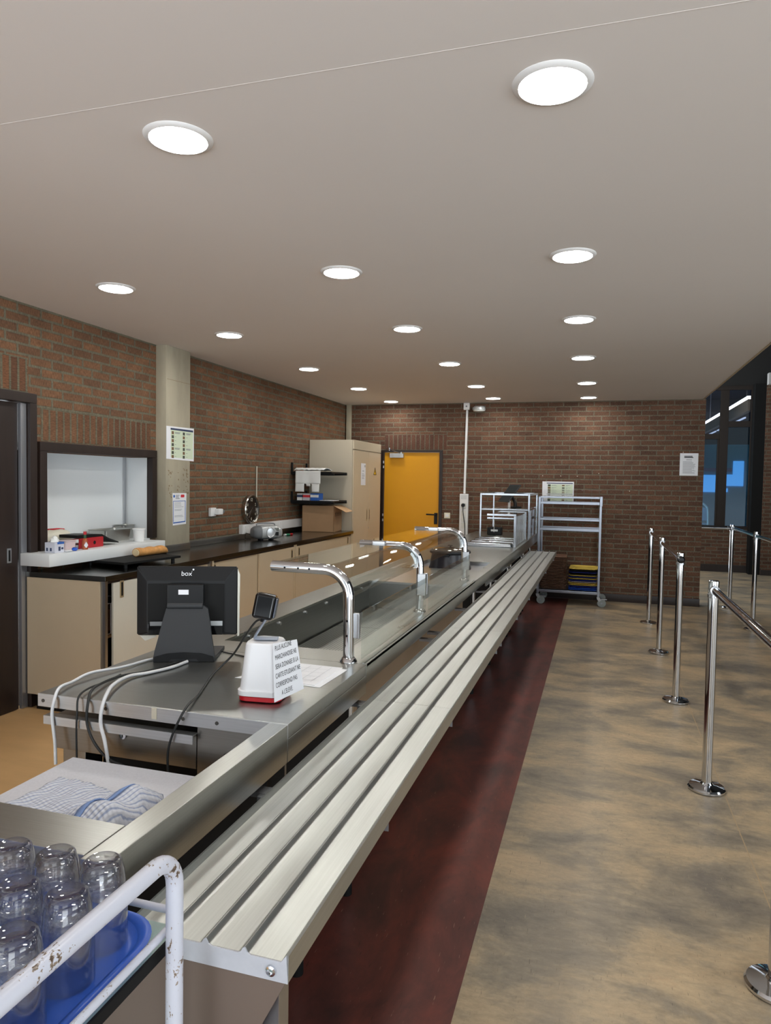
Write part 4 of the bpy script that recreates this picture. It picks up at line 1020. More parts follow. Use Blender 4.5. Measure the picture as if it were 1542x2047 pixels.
bm = bx(-.12, .12, -.008, .008, -.145, .145, .006); bmesh.ops.transform(bm, matrix=Matrix.Translation((.0, .02, .178)) @ Matrix.Rotation(R(-40), 4, 'X'), verts=bm.verts)
tb = part('body', bm, CHAR, t, local=True)
bm = bx(-.108, .108, -.0095, -.008, -.13, .13); bmesh.ops.transform(bm, matrix=Matrix.Translation((.0, .02, .178)) @ Matrix.Rotation(R(-40), 4, 'X'), verts=bm.verts)
part('screen', bm, plain('screen_glass', L(34, 40, 42), .55, spec=.2), tb, local=True)
bm = tube(B(), spline([(.13, .02, .0), (.11, .03, .06), (.06, .03, .11), (.0, .02, .14)], 6), .022, 10); box(bm, .06, .17, -.05, .09, 0, .012, .004)
part('stand', bm, BLACK, t, local=True)
part('white_label', bx(.075, .125, -.056, -.052, .001, .085, .002), PAPER, t, local=True)
t = thing('receipt_printer', 'small black receipt printer on the counter inside the glass case', 'printer', (-1.30, 9.2, ZC+.0006))
part('body', bx(-.09, .09, -.09, .09, 0, .10, .012), BLACK, t, local=True)
part('paper_slot', bx(-.04, .05, -.0925, -.089, .05, .075, .002), WHITE, t, local=True)
part('paper_strip', bx(-.002, .004, -.094, -.093, .04, .20), PAPER, t, local=True)

# ------------------------------------------------------------------ tray slide, in four lengths
def slide_profile():
    x0, x1, zt, zb = -.742, -.447, .818, .779; pts = [(x0, zb), (x0, zt+.004), (x0+.006, zt+.006), (x0+.012, zt-.006)]
    w = (x1-x0-.012)/4
    for i in range(1, 4):
        c_ = x0+.006+w*i
        pts += [(c_-.012, zt-.006), (c_-.006, zt-.0035), (c_-.0025, zt+.003), (c_, zt+.0045), (c_+.0025, zt+.003), (c_+.006, zt-.0035), (c_+.012, zt-.006)]
    pts += [(x1-.012, zt-.006), (x1-.006, zt+.002), (x1-.003, zt+.006), (x1, zt+.004), (x1, zb), (x1-.003, zb), (x1-.003, zt-.012), (x0+.003, zt-.012), (x0+.003, zb)]
    return pts
SP = slide_profile()
sl = [(.985, 2.298), (2.300, 3.597), (3.599, 5.121), (5.123, 6.6), (6.602, 8.1)]
sn = ['nearest length of the ribbed aluminium tray slide, with the open end', 'second length of the ribbed aluminium tray slide, beside the display well', 'middle length of the ribbed aluminium tray slide', 'fourth length of the ribbed aluminium tray slide, beside the kettle', 'last length of the ribbed aluminium tray slide, near the tray rack']
for i, (y0, y1) in enumerate(sl):
    t = thing('tray_slide', sn[i], 'tray slide', (-.595, (y0+y1)/2, .80), group='lengths of the tray slide')
    part('ribbed_top', prism(B(), SP, 'y', y0, y1), ALU, t, angle=50)
    if i == 0:
        e = part('end_plate', prism(B(), SP[1:28] + [(-.447, .779), (-.742, .779)], 'y', y0-.003, y0-.0005), plain('scuffed_white_metal', L(196, 198, 206), .5, .2, var=.05, vscale=30), t)
        part('end_bolt', lathe(B(), [(.004, 0), (.008, 0), (.009, .003), (.006, .006), (.004, .004)], seg=16, closed=True), CHROME, t) if False else None
        bm = lathe(B(), [(0, 0), (.0085, 0), (.0085, .004), (.005, .005), (.004, .002), (0, .002)], seg=18); bmesh.ops.transform(bm, matrix=Matrix.Translation((-.475, y0-.003, .796)) @ Matrix.Rotation(R(90), 4, 'X'), verts=bm.verts)
        part('end_bolt', bm, CHROME, e)
        part('gusset_panel', prism(B(), [(-.452, .778), (-.742, .778), (-.86, .60), (-.86, .12), (-.78, .12), (-.535, .62)], 'y', y0+.002, y0+.013), plain('shaded_beige_gusset', L(112, 96, 86), .5), t)  # beige gusset, its colour darkened for the shade it stands in
        part('support_leg', bx(-.545, -.50, y0+.08, y0+.12, 0, .778, .002), SATIN, t)
    ys = {0: [1.6], 1: [2.36, 3.45], 2: [3.62, 4.36], 3: [5.14, 5.75], 4: [6.75, 7.9]}[i]
    for y in ys:
        bm = bx(-.855, -.46, y-.02, y+.02, .765, .778, .001); box(bm, -.80, -.46, y-.0215, y-.0205, .735, .778)
        part('bracket', bm, ZINC, t)
        part('bracket_post', bx(-.80, -.78, y-.04, y-.022, .60, .778, .002), ZINC, t)

# ------------------------------------------------------------------ point of sale monitor
t = thing('pos_monitor', 'black point of sale monitor seen from behind on the cash desk', 'monitor', (-1.4475, 2.245, ZC), R(22.6))
st = loft(B(), [[(-.11, -.03, .001), (.11, -.03, .001), (.12, .17, .001), (-.12, .17, .001)], [(-.11, -.03, .018), (.11, -.03, .018), (.12, .17, .012), (-.12, .17, .012)]])
part('foot', st, CHAR, t, local=True)
prof = [(-.030, .014, .110), (-.026, .040, .106), (-.012, .085, .096), (.010, .140, .086), (.028, .185, .076), (.034, .200, .054)]
lp = [[(-w, y, z), (w, y, z), (w, y+.016, z), (-w, y+.016, z)] for y, z, w in prof]
part('stand_neck', loft(B(), lp), CHAR, t, local=True)
bm = B(); prism(bm, [(-.108, .001), (-.055, .001), (-.045, .012), (.045, .012), (.055, .001), (.108, .001), (.104, .020), (.06, .032), (0, .036), (-.06, .032), (-.104, .020)], 'y', -.034, -.0302)
part('cable_arch', bm, BLACK, t, local=True)
X0, X1, Z0, Z1 = -.196, .178, .074, .336
sc = [[(X0, .100, Z0), (X1, .100, Z0), (X1, .100, Z1), (X0, .100, Z1)], [(X0, .086, Z0), (X1, .086, Z0), (X1, .086, Z1), (X0, .086, Z1)], [(X0+.043, .062, Z0+.012), (X1-.043, .062, Z0+.012), (X1-.043, .062, Z1-.052), (X0+.043, .062, Z1-.052)]]
bm = loft(B(), sc); es = [e for e in bm.edges]; bmesh.ops.bevel(bm, geom=es, offset=.004, segments=2, affect='EDGES')
hs = part('housing', bm, BLACK, t, local=True)
part('screen', bx(X0+.012, X1-.012, .1005, .102, Z0+.012, Z1-.012), GLOSSBLACK, t, local=True)
part('back_panel', bx(X0+.046, X1-.046, .0585, .0635, Z0+.055, Z1-.062, .002), BLACK_M, t, local=True)
part('hinge_block', bx(-.075, .06, .030, .0605, .200, .275, .006), BLACK, t, local=True)
bm = cyl(B(), (-.072, .036, .195), (.057, .036, .195), .013, 14); part('hinge_bar', bm, CHAR, t, local=True)
part('cable_tray', bx(X0+.05, X1-.05, .045, .0585, .083, .125, .002), GLOSSBLACK, t, local=True)
part('port_plate', bx(.07, .128, .0425, .0445, .118, .136, .001), SILVER_PL, t, local=True)
part('port_plate', bx(-.138, -.09, .0425, .0445, .118, .134, .001), plain('port_grey', L(120, 122, 124), .4), t, local=True)
part('sticker', bx(-.032, .005, .0288, .0298, .238, .256), PAPER, t, local=True)
def loc(o, x, y, z): return XF_[o] if False else (XF[o] @ Vector((x, y, z)))
xd = XF[t].to_3x3() @ Vector((1, 0, 0)); a0, a1 = Vector((0, .062, Z1-.052)), Vector((0, .086, Z1))
yd = XF[t].to_3x3() @ (a1-a0)
text('box', .026, plain('logo_white', L(226, 228, 232), .5), t, XF[t] @ Vector((-.030, .0722, Z1-.034)), xd, yd, 'logo', off=.0035)
n_ = xd.cross(yd).normalized()
for k, (dx, dy, r_) in enumerate(((.014, .024, .0034), (.009, .0165, .0012))):
    p = XF[t] @ Vector((dx, .0722, Z1-.034)) + yd.normalized()*dy + n_*.0035
    part('logo_dot', cyl(B(), p, p + n_*.0006, r_, 14), bpy.data.materials['logo_white'], t)
part('film_edge', loft(B(), [[(X1+.0005, .0865, Z0-.006), (X1+.007, .088, Z0-.004), (X1+.007, .099, Z0-.004), (X1+.0005, .0985, Z0-.006)], [(X1+.0005, .0865, Z1-.01), (X1+.009, .088, Z1-.03), (X1+.009, .099, Z1-.03), (X1+.0005, .0985, Z1-.01)]]), plain('film_white', L(214, 212, 200), .4), t, local=True)
part('film_edge', loft(B(), [[(X0+.01, .0865, Z0-.0005), (X0+.03, .088, Z0-.022), (X0+.03, .097, Z0-.022), (X0+.01, .098, Z0-.0005)], [(X0+.07, .0865, Z0-.0005), (X0+.07, .088, Z0-.007), (X0+.07, .097, Z0-.007), (X0+.07, .098, Z0-.0005)]]), bpy.data.materials['film_white'], t, local=True)

# webcam on the upturned container with its notice
t = thing('upturned_container', 'white upturned container with a red lid underneath, carrying a notice', 'container', (-.974, 1.952, ZC), R(7))
part('red_lid', loft(B(), [[(x, y, z) for x, y in rrect(-a, a, -a-.006, a+.006, .028, 6)] for z, a in ((.0006, .060), (.004, .066), (.016, .066), (.019, .062))]), RED, t, local=True)
part('tub', loft(B(), [[(x, y, z) for x, y in rrect(-a, a, -a-.006, a+.006, .030, 6)] for z, a in ((.0195, .070), (.034, .070), (.0345, .065), (.17, .052), (.176, .048))]), plain('tub_white', L(238, 238, 240), .38), t, local=True)
P = [Vector(p) for p in ((-.9165, 1.866, .912), (-.889, 2.018, .914), (-.9015, 2.006, 1.072), (-.9335, 1.886, 1.082))]
n_ = (P[1]-P[0]).cross(P[3]-P[0]).normalized()
P[2] = P[2] - n_*(P[2]-P[0]).dot(n_)
P = [p + n_*.017 for p in P]
nt_ = thing('paper_notice', 'white paper notice with handwritten style capitals on the container', 'notice', P[0])
bm = B(); loft(bm, [[p for p in P], [p - n_*.0008 for p in P]]); part('sheet', bm, PAPER, nt_)
xd = P[1]-P[0]; yd = P[3]-P[0]
ll = ['PLUS AUCUNE', 'MARCHANDISE NE', 'SERA DONNEE SI LA', 'CARTE ETUDIANT NE', 'CORRESPOND PAS', 'A L\'ELEVE.']
for i, s in enumerate(ll):
    v = .86 - i*.158
    o0 = P[0] + yd*v + xd*(.06 if i < 5 else .24)
    text(s, .0205, INK, nt_, o0, xd, yd, 'lettering', off=.0007, sx=.64)
t = thing('webcam', 'black square webcam on a bent grey stand above the white container', 'webcam', (-.972, 1.952, ZC+.1768), R(18))
bm = B(); tube(bm, spline([(.035, .0, .004), (-.015, 0, .004), (-.032, 0, .006), (-.034, 0, .012), (-.012, 0, .048), (.002, 0, .070)], 5), .004, 8)
bmesh.ops.scale(bm, vec=(1, 5.5, 1), verts=bm.verts)
part('bent_stand', bm, plain('pale_blue_metal', L(178, 188, 204), .4, .4), t, local=True)
bm = bx(-.032, .032, -.028, .028, -.039, .039, .010, 3); bmesh.ops.transform(bm, matrix=Matrix.Translation((-.006, 0, .104)) @ Matrix.Rotation(R(10), 4, 'Y') @ Matrix.Rotation(R(-6), 4, 'X'), verts=bm.verts)
hd_ = part('head', bm, GLOSSBLACK, t, local=True)
bm = bx(.0315, .037, -.024, .024, -.030, .030, .004, 2); bmesh.ops.transform(bm, matrix=Matrix.Translation((-.006, 0, .104)) @ Matrix.Rotation(R(10), 4, 'Y') @ Matrix.Rotation(R(-6), 4, 'X'), verts=bm.verts)
part('lens_window', bm, plain('lens_grey', L(88, 92, 104), .1), hd_, local=True)
part('joint', cyl(B(), (-.012, 0, .056), (-.010, 0, .074), .008, 12), BLACK_M, t, local=True)
# papers on the desk
t = thing('order_sheets', 'white table sheets lying on the cash desk beside the container', 'papers', (-.97, 2.22, ZC+.0004))
part('sheet', loft(B(), [[(-1.161, 2.098, ZC+.0005), (-.849, 2.09, ZC+.0005), (-.838, 2.325, ZC+.0005), (-1.05, 2.335, ZC+.0005)], [(-1.161, 2.098, ZC+.0012), (-.849, 2.09, ZC+.0012), (-.838, 2.325, ZC+.0012), (-1.05, 2.335, ZC+.0012)]]), PAPER, t)
part('sheet', loft(B(), [[(-1.12, 2.12, ZC+.0013), (-.872, 2.10, ZC+.0013), (-.862, 2.335, ZC+.0013), (-1.07, 2.345, ZC+.0013)], [(-1.12, 2.12, ZC+.002), (-.872, 2.10, ZC+.004), (-.862, 2.335, ZC+.003), (-1.07, 2.345, ZC+.002)]]), PAPER, t)
bm = B()
for i in range(5):
    x = -1.06+.04*i; quad(bm, [(x, 2.13, ZC+.0046), (x+.0015, 2.13, ZC+.0046), (x+.004, 2.32, ZC+.0042), (x+.0025, 2.32, ZC+.0042)])
for i in range(4):
    y = 2.15+.045*i; quad(bm, [(-1.07, y, ZC+.0046), (-.89, y, ZC+.0046), (-.89, y+.0015, ZC+.0046), (-1.07, y+.0015, ZC+.0046)])
part('table_lines', bm, plain('pale_line', L(196, 198, 204), .8), t)
# cables
def cable(label, pts, r, m, name='cable'):
    p = spline(pts, 8); solo(name, label, 'cable', tube(B(), p, r, 10), m, pts[0], world=True, angle=80)
WC = plain('white_cable', L(226, 228, 230), .5); BC = plain('black_cable', L(36, 38, 38), .5)
cable('white cable at the left looping from the monitor over the desk edge', [(-1.52, 2.30, .906), (-1.56, 2.18, .906), (-1.575, 2.05, .910), (-1.605, 1.93, .918), (-1.602, 1.84, .912), (-1.585, 1.765, .915), (-1.572, 1.728, .885), (-1.574, 1.722, .840), (-1.562, 1.720, .764), (-1.55, 1.71, .70)], .0048, WC)
cable('thicker white cable from the monitor foot over the middle of the desk edge', [(-1.414, 2.205, .907), (-1.42, 2.12, .907), (-1.452, 2.03, .907), (-1.478, 1.96, .911), (-1.45, 1.85, .918), (-1.41, 1.765, .915), (-1.398, 1.727, .880), (-1.395, 1.720, .835), (-1.378, 1.716, .790), (-1.355, 1.71, .70)], .0055, WC)
cable('black cable curving in a wide loop below the desk edge', [(-1.445, 2.20, .905), (-1.468, 2.06, .905), (-1.512, 1.97, .907), (-1.50, 1.86, .914), (-1.47, 1.77, .916), (-1.449, 1.728, .885), (-1.446, 1.722, .835), (-1.42, 1.718, .785), (-1.37, 1.715, .742), (-1.31, 1.715, .725)], .0042, BC)
cable('thin black cable hanging straight down from the desk edge', [(-1.53, 1.985, .905), (-1.52, 1.90, .905), (-1.505, 1.80, .912), (-1.487, 1.735, .906), (-1.482, 1.722, .862), (-1.483, 1.720, .80), (-1.478, 1.716, .72)], .003, BC)
cable('black webcam lead running over the desk edge beside the till lock', [(-.985, 1.955, 1.140), (-1.03, 1.99, 1.12), (-1.11, 2.07, 1.05), (-1.20, 2.16, .965), (-1.245, 2.14, .915), (-1.235, 2.07, .905), (-1.165, 1.88, .905), (-1.128, 1.765, .912), (-1.125, 1.722, .890), (-1.150, 1.718, .835), (-1.163, 1.716, .78), (-1.158, 1.712, .70)], .0035, BC)
cable('thin dark cable crossing the desk behind the monitor', [(-1.42, 2.40, .9035), (-1.28, 2.36, .9035), (-1.14, 2.31, .9035), (-1.04, 2.22, .9035)], .0025, BC)
# ------------------------------------------------------------------ back wall fittings
t = thing('cable_duct', 'slim white cable duct rising to a junction box at the ceiling', 'cable duct', (-1.845, YB-.002, 1.42))
bm = loft(B(), [[(-1.866, YB-.022, 1.421), (-1.838, YB-.022, 1.421), (-1.838, YB-.002, 1.421), (-1.866, YB-.002, 1.421)], [(-1.852, YB-.022, 2.61), (-1.824, YB-.022, 2.61), (-1.824, YB-.002, 2.61), (-1.852, YB-.002, 2.61)]])
part('duct', bm, WHITE, t)
jb = part('junction_box', bx(-1.885, -1.80, YB-.05, YB-.002, 2.61, 2.706, .005), WHITE, t)
part('box_screw', cyl(B(), (-1.843, YB-.05, 2.658), (-1.843, YB-.053, 2.658), .012, 12), GREY_PL, jb)
t = thing('socket_column', 'tall white socket column on the back wall beside the yellow door', 'socket column', (-1.85, YB-.002, .70))
part('column', bx(-1.912, -1.790, YB-.055, YB-.002, .70, 1.416, .006), WHITE, t)
part('top_panel', bx(-1.895, -1.807, YB-.058, YB-.0555, 1.34, 1.40, .003), plain('grey_white', L(214, 216, 216), .4), t)
for z in (1.25, 1.14, 1.06, .97): part('socket_outlet', bx(-1.885, -1.815, YB-.060, YB-.0555, z-.04, z+.035, .006), plain('socket_ivory', L(226, 226, 220), .4) if 'socket_ivory' not in bpy.data.materials else bpy.data.materials['socket_ivory'], t)
pl = thing('power_plug', 'black plug in the socket column with its cable hanging down', 'plug', (-1.855, YB-.062, 1.255))
part('plug_body', cyl(B(), (-1.855, YB-.0615, 1.255), (-1.855, YB-.10, 1.255), .026, 16), BLACK, pl)
part('lead', tube(B(), spline([(-1.855, YB-.095, 1.24), (-1.852, YB-.09, 1.15), (-1.83, YB-.075, .98), (-1.825, YB-.075, .80), (-1.86, YB-.075, .70)], 8), .006, 8), BC, pl)
t = thing('light_switch', 'square cream light switch on the back wall beside the yellow door', 'switch', (-2.10, YB-.002, 1.10))
part('plate', bx(-2.142, -2.056, YB-.014, YB-.002, 1.058, 1.138, .004), plain('switch_cream', L(232, 226, 206), .4), t); part('rocker', bx(-2.122, -2.076, YB-.019, YB-.0145, 1.078, 1.118, .003), WHITE, t)
t = thing('emergency_light', 'small silver emergency light beside the duct below the ceiling', 'emergency light', (-1.66, YB-.002, 2.60))
bm = lathe(B(), [(0, .05), (.06, .05), (.085, .03), (.088, .0), (.08, -.006), (0, -.006)], (-1.655, YB-.10, 2.60), 28, sx=1.05, sy=.95)
part('housing', bm, SILVER_PL, t)
part('diffuser', lathe(B(), [(0, -.03), (.05, -.028), (.075, -.018), (.079, -.0065), (0, -.0065)], (-1.655, YB-.10, 2.60), 28, sx=1.05, sy=.95), plain('milk_diffuser', L(232, 238, 236), .3), t)
part('bracket', bx(-1.73, -1.58, YB-.02, YB-.002, 2.585, 2.665, .004), GREY_PL, t)
t = thing('wall_notice', 'white portrait notice on the right end of the back brick wall', 'notice', (1.104, YB-.002, 1.716))
part('sheet', bx(.993, 1.215, YB-.0035, YB-.002, 1.716, 2.008), PAPER, t)
f = lambda u, v: (u, YB-.0042, v)
bm = B(); lines(bm, f, 1.045, 1.165, 1.945, 1.975, 2, .011, .25); part('heading', bm, INK, t)
bm = B(); lines(bm, f, 1.07, 1.15, 1.918, 1.928, 1, .006); lines(bm, f, 1.03, 1.185, 1.74, 1.905, 15, .0035); part('lettering', bm, INK_G, t)
t = thing('menu_poster', 'landscape food chart on the back wall behind the tray rack', 'poster', (-.553, YB-.002, 1.32))
part('sheet', bx(-.764, -.341, YB-.0035, YB-.002, 1.319, 1.612), PAPER, t)
f = lambda u, v: (u, YB-.0042, v); f2 = lambda u, v: (u, YB-.0049, v)
part('print_area', quad(B(), [f(-.69, 1.335), f(-.355, 1.335), f(-.355, 1.575), f(-.69, 1.575)]), PALEGREEN, t)
part('title_bar', quad(B(), [f2(-.705, 1.583), f2(-.355, 1.583), f2(-.355, 1.594), f2(-.705, 1.594)]), NAVY, t)
bm = B(); b2 = B(); b3 = B()
for i in range(7):
    z = 1.558-.0335*i
    quad(bm if i % 2 else b2, [f2(-.69, z-.013), f2(-.652, z-.013), f2(-.652, z+.013), f2(-.69, z+.013)]); quad(b2 if i % 3 else bm, [f2(-.50, z-.009), f2(-.465, z-.009), f2(-.465, z+.009), f2(-.50, z+.009)])
    lines(b3, f2, -.64, -.56, z-.008, z+.008, 2, .003, .8); lines(b3, f2, -.45, -.38, z-.008, z+.008, 2, .003, .8)
part('food_picture', bm, PHOTO_A, t); part('food_picture', b2, PHOTO_B, t); part('lettering', b3, INK_G, t)
# nails left in the brick
for i, (x, z) in enumerate(((-.764, 1.69), (-.52, 1.69), (-.30, 1.69), (-.02, 1.73), (.38, 1.50), (1.03, 2.02))):
    solo('wall_nail', ['pale nail above the left corner of the menu poster', 'pale nail above the middle of the menu poster', 'pale nail right of the menu poster', 'pale nail above the right post of the tray rack', 'pale screw alone on the bare brick right of the rack', 'nail just above the portrait wall notice'][i], 'nail',
         cyl(B(), (0, 0, 0), (0, -.02, 0), .006, 8), plain('nail_white', L(214, 206, 190), .5) if 'nail_white' not in bpy.data.materials else bpy.data.materials['nail_white'], (x, YB+.002, z), group='nails left in the back wall')

# ------------------------------------------------------------------ tray rack
t = thing('tray_rack', 'wheeled steel tray rack against the back brick wall', 'rack', (-.36, 9.66, 0))
rx0, rx1, ry0, ry1 = -.752, .018, 9.42, 9.88
for x in (rx0, rx1):
    for y in (ry0, ry1):
        part('post', bx(x-.014, x+.014, y-.014, y+.014, .13, 1.41, .003), RACK, t)
for z, h in ((1.405, .022), (1.33, .03), (1.115, .026), (.985, .034)):
    for y in (ry0, ry1):
        part('rail', bx(rx0+.0145, rx1-.0145, y-.011, y+.011, z-h/2, z+h/2, .003), RACK, t)
bm = B()
for x in (rx0, rx1): box(bm, x-.009, x+.009, ry0+.0145, ry1-.0145, 1.385, 1.415, .002); box(bm, x-.009, x+.009, ry0+.0145, ry1-.0145, 1.10, 1.13, .002)
part('side_rail', bm, RACK, t)
part('bottom_shelf', bx(rx0+.0145, rx1-.0145, ry0-.012, ry1+.012, .155, .192, .004), RACK, t)
part('end_stop', bx(rx1-.012, rx1+.020, ry0-.02, ry0+.04, 1.30, 1.425, .004), RACK, t)
part('clear_lid', loft(B(), [[(rx0, ry0+.02, 1.416), (rx1, ry0+.02, 1.416), (rx1, ry0+.02, 1.421), (rx0, ry0+.02, 1.421)], [(rx0+.02, ry1+.03, 1.50), (rx1, ry1+.03, 1.50), (rx1, ry1+.03, 1.505), (rx0+.02, ry1+.03, 1.505)]]), PERSPEX, t)
for x in (rx0, rx1):
    for y in (ry0, ry1):
        dx = .045
        c_ = part('caster_fork', prism(B(), [(x-.02, .13), (x+.02, .13), (x+.03, .108), (x+dx+.012, .06), (x+dx, .045), (x+dx-.016, .055), (x-.012, .10)], 'y', y-.018, y+.018), ZINC, t)
        bm = cyl(B(), (x+dx, y-.014, .053), (x+dx, y+.014, .053), .0525, 28)
        for s in (-1, 1): cyl(bm, (x+dx, y+s*.0145, .053), (x+dx, y+s*.021, .053), .034, 20)
        w_ = part('wheel', bm, RUBBER, t)
        part('hub', cyl(B(), (x+dx, y-.026, .053), (x+dx, y+.026, .053), .012, 12), RACK, t)
        if y == ry0: part('brake_lever', bx(x+.02, x+.11, y-.022, y+.022, .098, .108, .003), ZINC, t)
# trays: outline with a raised rim
def tray_bm(hx, hy, h, th=.004, r=.035):
    lo = [[(a, b, z) for a, b in rrect(-hx-g, hx+g, -hy-g, hy+g, r, 4)] for z, g in ((0, -.040), (h*.70, -.016), (h*.72, .0), (h, .001), (h+th*.2, -.003), (h*.8, -.018), (th, -.044))]
    return loft(B(), lo)
zt = .1925; proto = {}
nb = 22
for i in range(nb):
    lab = f'brown cafeteria tray in the tall brown stack on the rack' if 0 < i < nb-1 else ('topmost tray of the tall brown stack on the rack' if i else 'lowest tray of the tall brown stack on the rack')
    p = (-.562 + random.uniform(-.004, .004), 9.64 + random.uniform(-.004, .004), zt + i*.0196)
    if i == 0: pb = solo('cafeteria_tray', lab, 'tray', tray_bm(.165, .205, .0185), BROWN_TRAY, p, group='brown trays stacked on the rack')
    else: copy_tree(pb, p, label=lab, rz=random.uniform(-.008, .008))
cl = [(BLUE_TRAY, 'blue'), (BLUE_TRAY, 'blue'), (NAVY_TRAY, 'navy blue'), (YEL_TRAY, 'yellow'), (YEL_TRAY, 'yellow'), (MAUVE_TRAY, 'pale mauve'), (NAVY_TRAY, 'navy blue'), (YEL_TRAY, 'yellow'), (NAVY_TRAY, 'navy blue'), (YEL_TRAY, 'yellow'), (BLACK_M, 'black'), (NAVY_TRAY, 'navy blue'), (BLACK_M, 'black'), (YEL_TRAY, 'yellow')]
place = ['at the very bottom', 'second from the bottom', 'third from the bottom', 'fourth from the bottom', 'fifth from the bottom', 'in the middle', 'just above the mauve one', 'seventh from the top', 'sixth from the top', 'fifth from the top', 'fourth from the top', 'third from the top', 'just below the top one', 'on the very top']
for i, (m, cname) in enumerate(cl):
    p = (-.178 + random.uniform(-.006, .006), 9.64 + random.uniform(-.006, .006), zt + i*.0205)
    solo('serving_tray', f'{cname} tray {place[i]} of the coloured tray stack on the rack', 'tray', tray_bm(.178, .21, .026 if i == 13 else .0195), m, p, rz=random.uniform(-.02, .02), group='coloured trays stacked on the rack')

# ------------------------------------------------------------------ barrier posts and their rails
def post(x, y, label, group, cap=False):
    p = thing('barrier_post', label, 'barrier post', (x, y, 0), group=group)
    part('tube', lathe(B(), [(0, .012), (.0245, .012), (.0245, 1.022), (.0256, 1.024), (.0256, 1.088), (.0225, 1.092), (0, 1.092)], seg=32), CHROME, p, local=True)
    part('base_disc', lathe(B(), [(0, 0), (.087, 0), (.092, .005), (.092, .013), (.085, .021), (.055, .028), (.031, .032), (.0252, .040), (.0252, .032), (0, .032)], seg=48), CHROME, p, local=True)
    part('collar', lathe(B(), [(.0247, 1.003), (.0295, 1.005), (.0295, 1.021), (.0247, 1.023)], seg=32, closed=True), SATIN, p, local=True)
    return p
def rail(p0, p1, label, parts_end=(False, False)):
    a, b = Vector(p0), Vector(p1); d = (b-a).normalized()
    t = thing('barrier_rail', label, 'barrier rail', (a+b)/2)
    part('tube', cyl(B(), a, b, .0195, 24), CHROME, t)
    for e, q, s in ((0, a, 1), (1, b, -1)):
        bm = cyl(B(), q + d*s*.0005, q + d*s*.028, .0235, 24); part('end_fitting', bm, BLACK if parts_end[e] else SATIN, t)
    return t
GA, GB = 'near row of chrome barrier posts', 'far row of chrome barrier posts'
post(.574, 2.412, 'chrome barrier post cut by the right edge of the photo, nearest of all', GA)
post(.574, 3.926, 'tall chrome barrier post with a rail running off to the right edge', GA)
p3 = post(.574, 5.483, 'chrome barrier post with a black ball end on its rail joint', GA)
post(.574, 7.041, 'chrome barrier post in the middle of the near row of three', GA)
post(.574, 8.525, 'chrome barrier post nearest the back brick wall in the near row', GA)
post(1.655, 9.994, 'chrome barrier post beside the end of the brick wall', GB)
post(1.655, 8.544, 'chrome barrier post in front of the tall blue windows, right one', GB)
post(1.655, 7.0, 'chrome barrier post of the far row just outside the right edge', GB)
bm = lathe(B(), [(0, 0), (.019, .002), (.026, .010), (.026, .022), (.018, .030), (0, .031)], seg=28); bmesh.ops.transform(bm, matrix=Matrix.Translation((.574, 5.4570, 1.045)) @ Matrix.Rotation(R(90), 4, 'X'), verts=bm.verts)
part('ball_end', bm, GLOSSBLACK, p3)
ZR = 1.045
rail((.574, 2.439, ZR), (.574, 3.898, ZR), 'chrome barrier rail nearest the camera, at the right edge')
rail((.574, 5.511, ZR), (.574, 7.013, ZR), 'chrome barrier rail between the ball ended post and the middle post')
rail((.574, 7.069, ZR), (.574, 8.497, ZR), 'chrome barrier rail ending at the post nearest the brick wall')
rail((1.14, 9.994, ZR-.002), (1.627, 9.994, ZR-.002), 'short chrome rail with a black tip in front of the wall end', (True, False))
rail((1.655, 8.572, ZR), (1.655, 9.966, ZR), 'chrome barrier rail between the two posts by the blue windows')
rail((1.655, 7.028, ZR), (1.655, 8.516, ZR), 'chrome barrier rail of the far row leaving at the right edge')
# small bits at the far right
solo('wall_box', 'pale grey box above the far brick pier at the right edge', 'box', bx(-.07, .33, -.07, .07, 0, .20, .004), plain('pale_box', L(190, 188, 186), .5), (2.86, 13.93, 3.40))
# beyond the glass: a chair, and two strip light runs standing in for reflections in the panes
t = thing('far_chair', 'white framed chair behind the far blue window', 'chair', (2.0, 15.3, .4))
part('back_frame', tube(B(), spline([(1.80, 15.3, .4), (1.80, 15.3, 1.0), (1.84, 15.3, 1.18), (1.93, 15.3, 1.25), (2.03, 15.3, 1.20), (2.08, 15.3, 1.05), (2.09, 15.3, .4)], 6), .02, 10), WHITE, t)
part('backrest', bx(1.83, 2.06, 15.29, 15.31, .90, 1.16, .008), plain('pale_seat', L(150, 170, 196), .5), t)
part('seat', bx(1.80, 2.09, 15.31, 15.72, .82, .85, .01), plain('pale_seat_pad', L(150, 170, 196), .5), t)
for x in (1.82, 2.07): part('leg', cyl(B(), (x, 15.70, .4), (x, 15.68, .82), .016, 10), WHITE, t)
t = thing('reflected_strip_run', 'long run of lit strip lights added as the reflection in the upper hall windows', 'strip light', (2.78, 19, 3.3))
part('housing', bx(2.76, 2.86, 15.5, 23.6, 3.10, 3.33, .005), plain('beige_housing', L(190, 160, 120), .6), t)
for i in range(5):
    y = 15.55 + 1.62*i; part('lit_tube', bx(2.755, 2.835, y, y+1.5, 3.332, 3.40, .01), TUBE_LIT, t)
part('hanger', bx(2.80, 2.82, 15.9, 15.92, 3.405, 4.3), SATIN, t); part('hanger', bx(2.80, 2.82, 20.9, 20.92, 3.405, 4.3), SATIN, t)
t = thing('reflected_strip_lower', 'thin pale strip light below the main run, added as a reflection behind the windows', 'strip light', (2.75, 19, 3.0))
for i in range(4):
    y = 15.9 + 1.9*i; part('lit_tube', bx(2.77, 2.81, y, y+1.6, 2.985, 3.01, .005), emit('dim_tube', (.85, .95, 1, 1), .7) if 'dim_tube' not in bpy.data.materials else bpy.data.materials['dim_tube'], t)
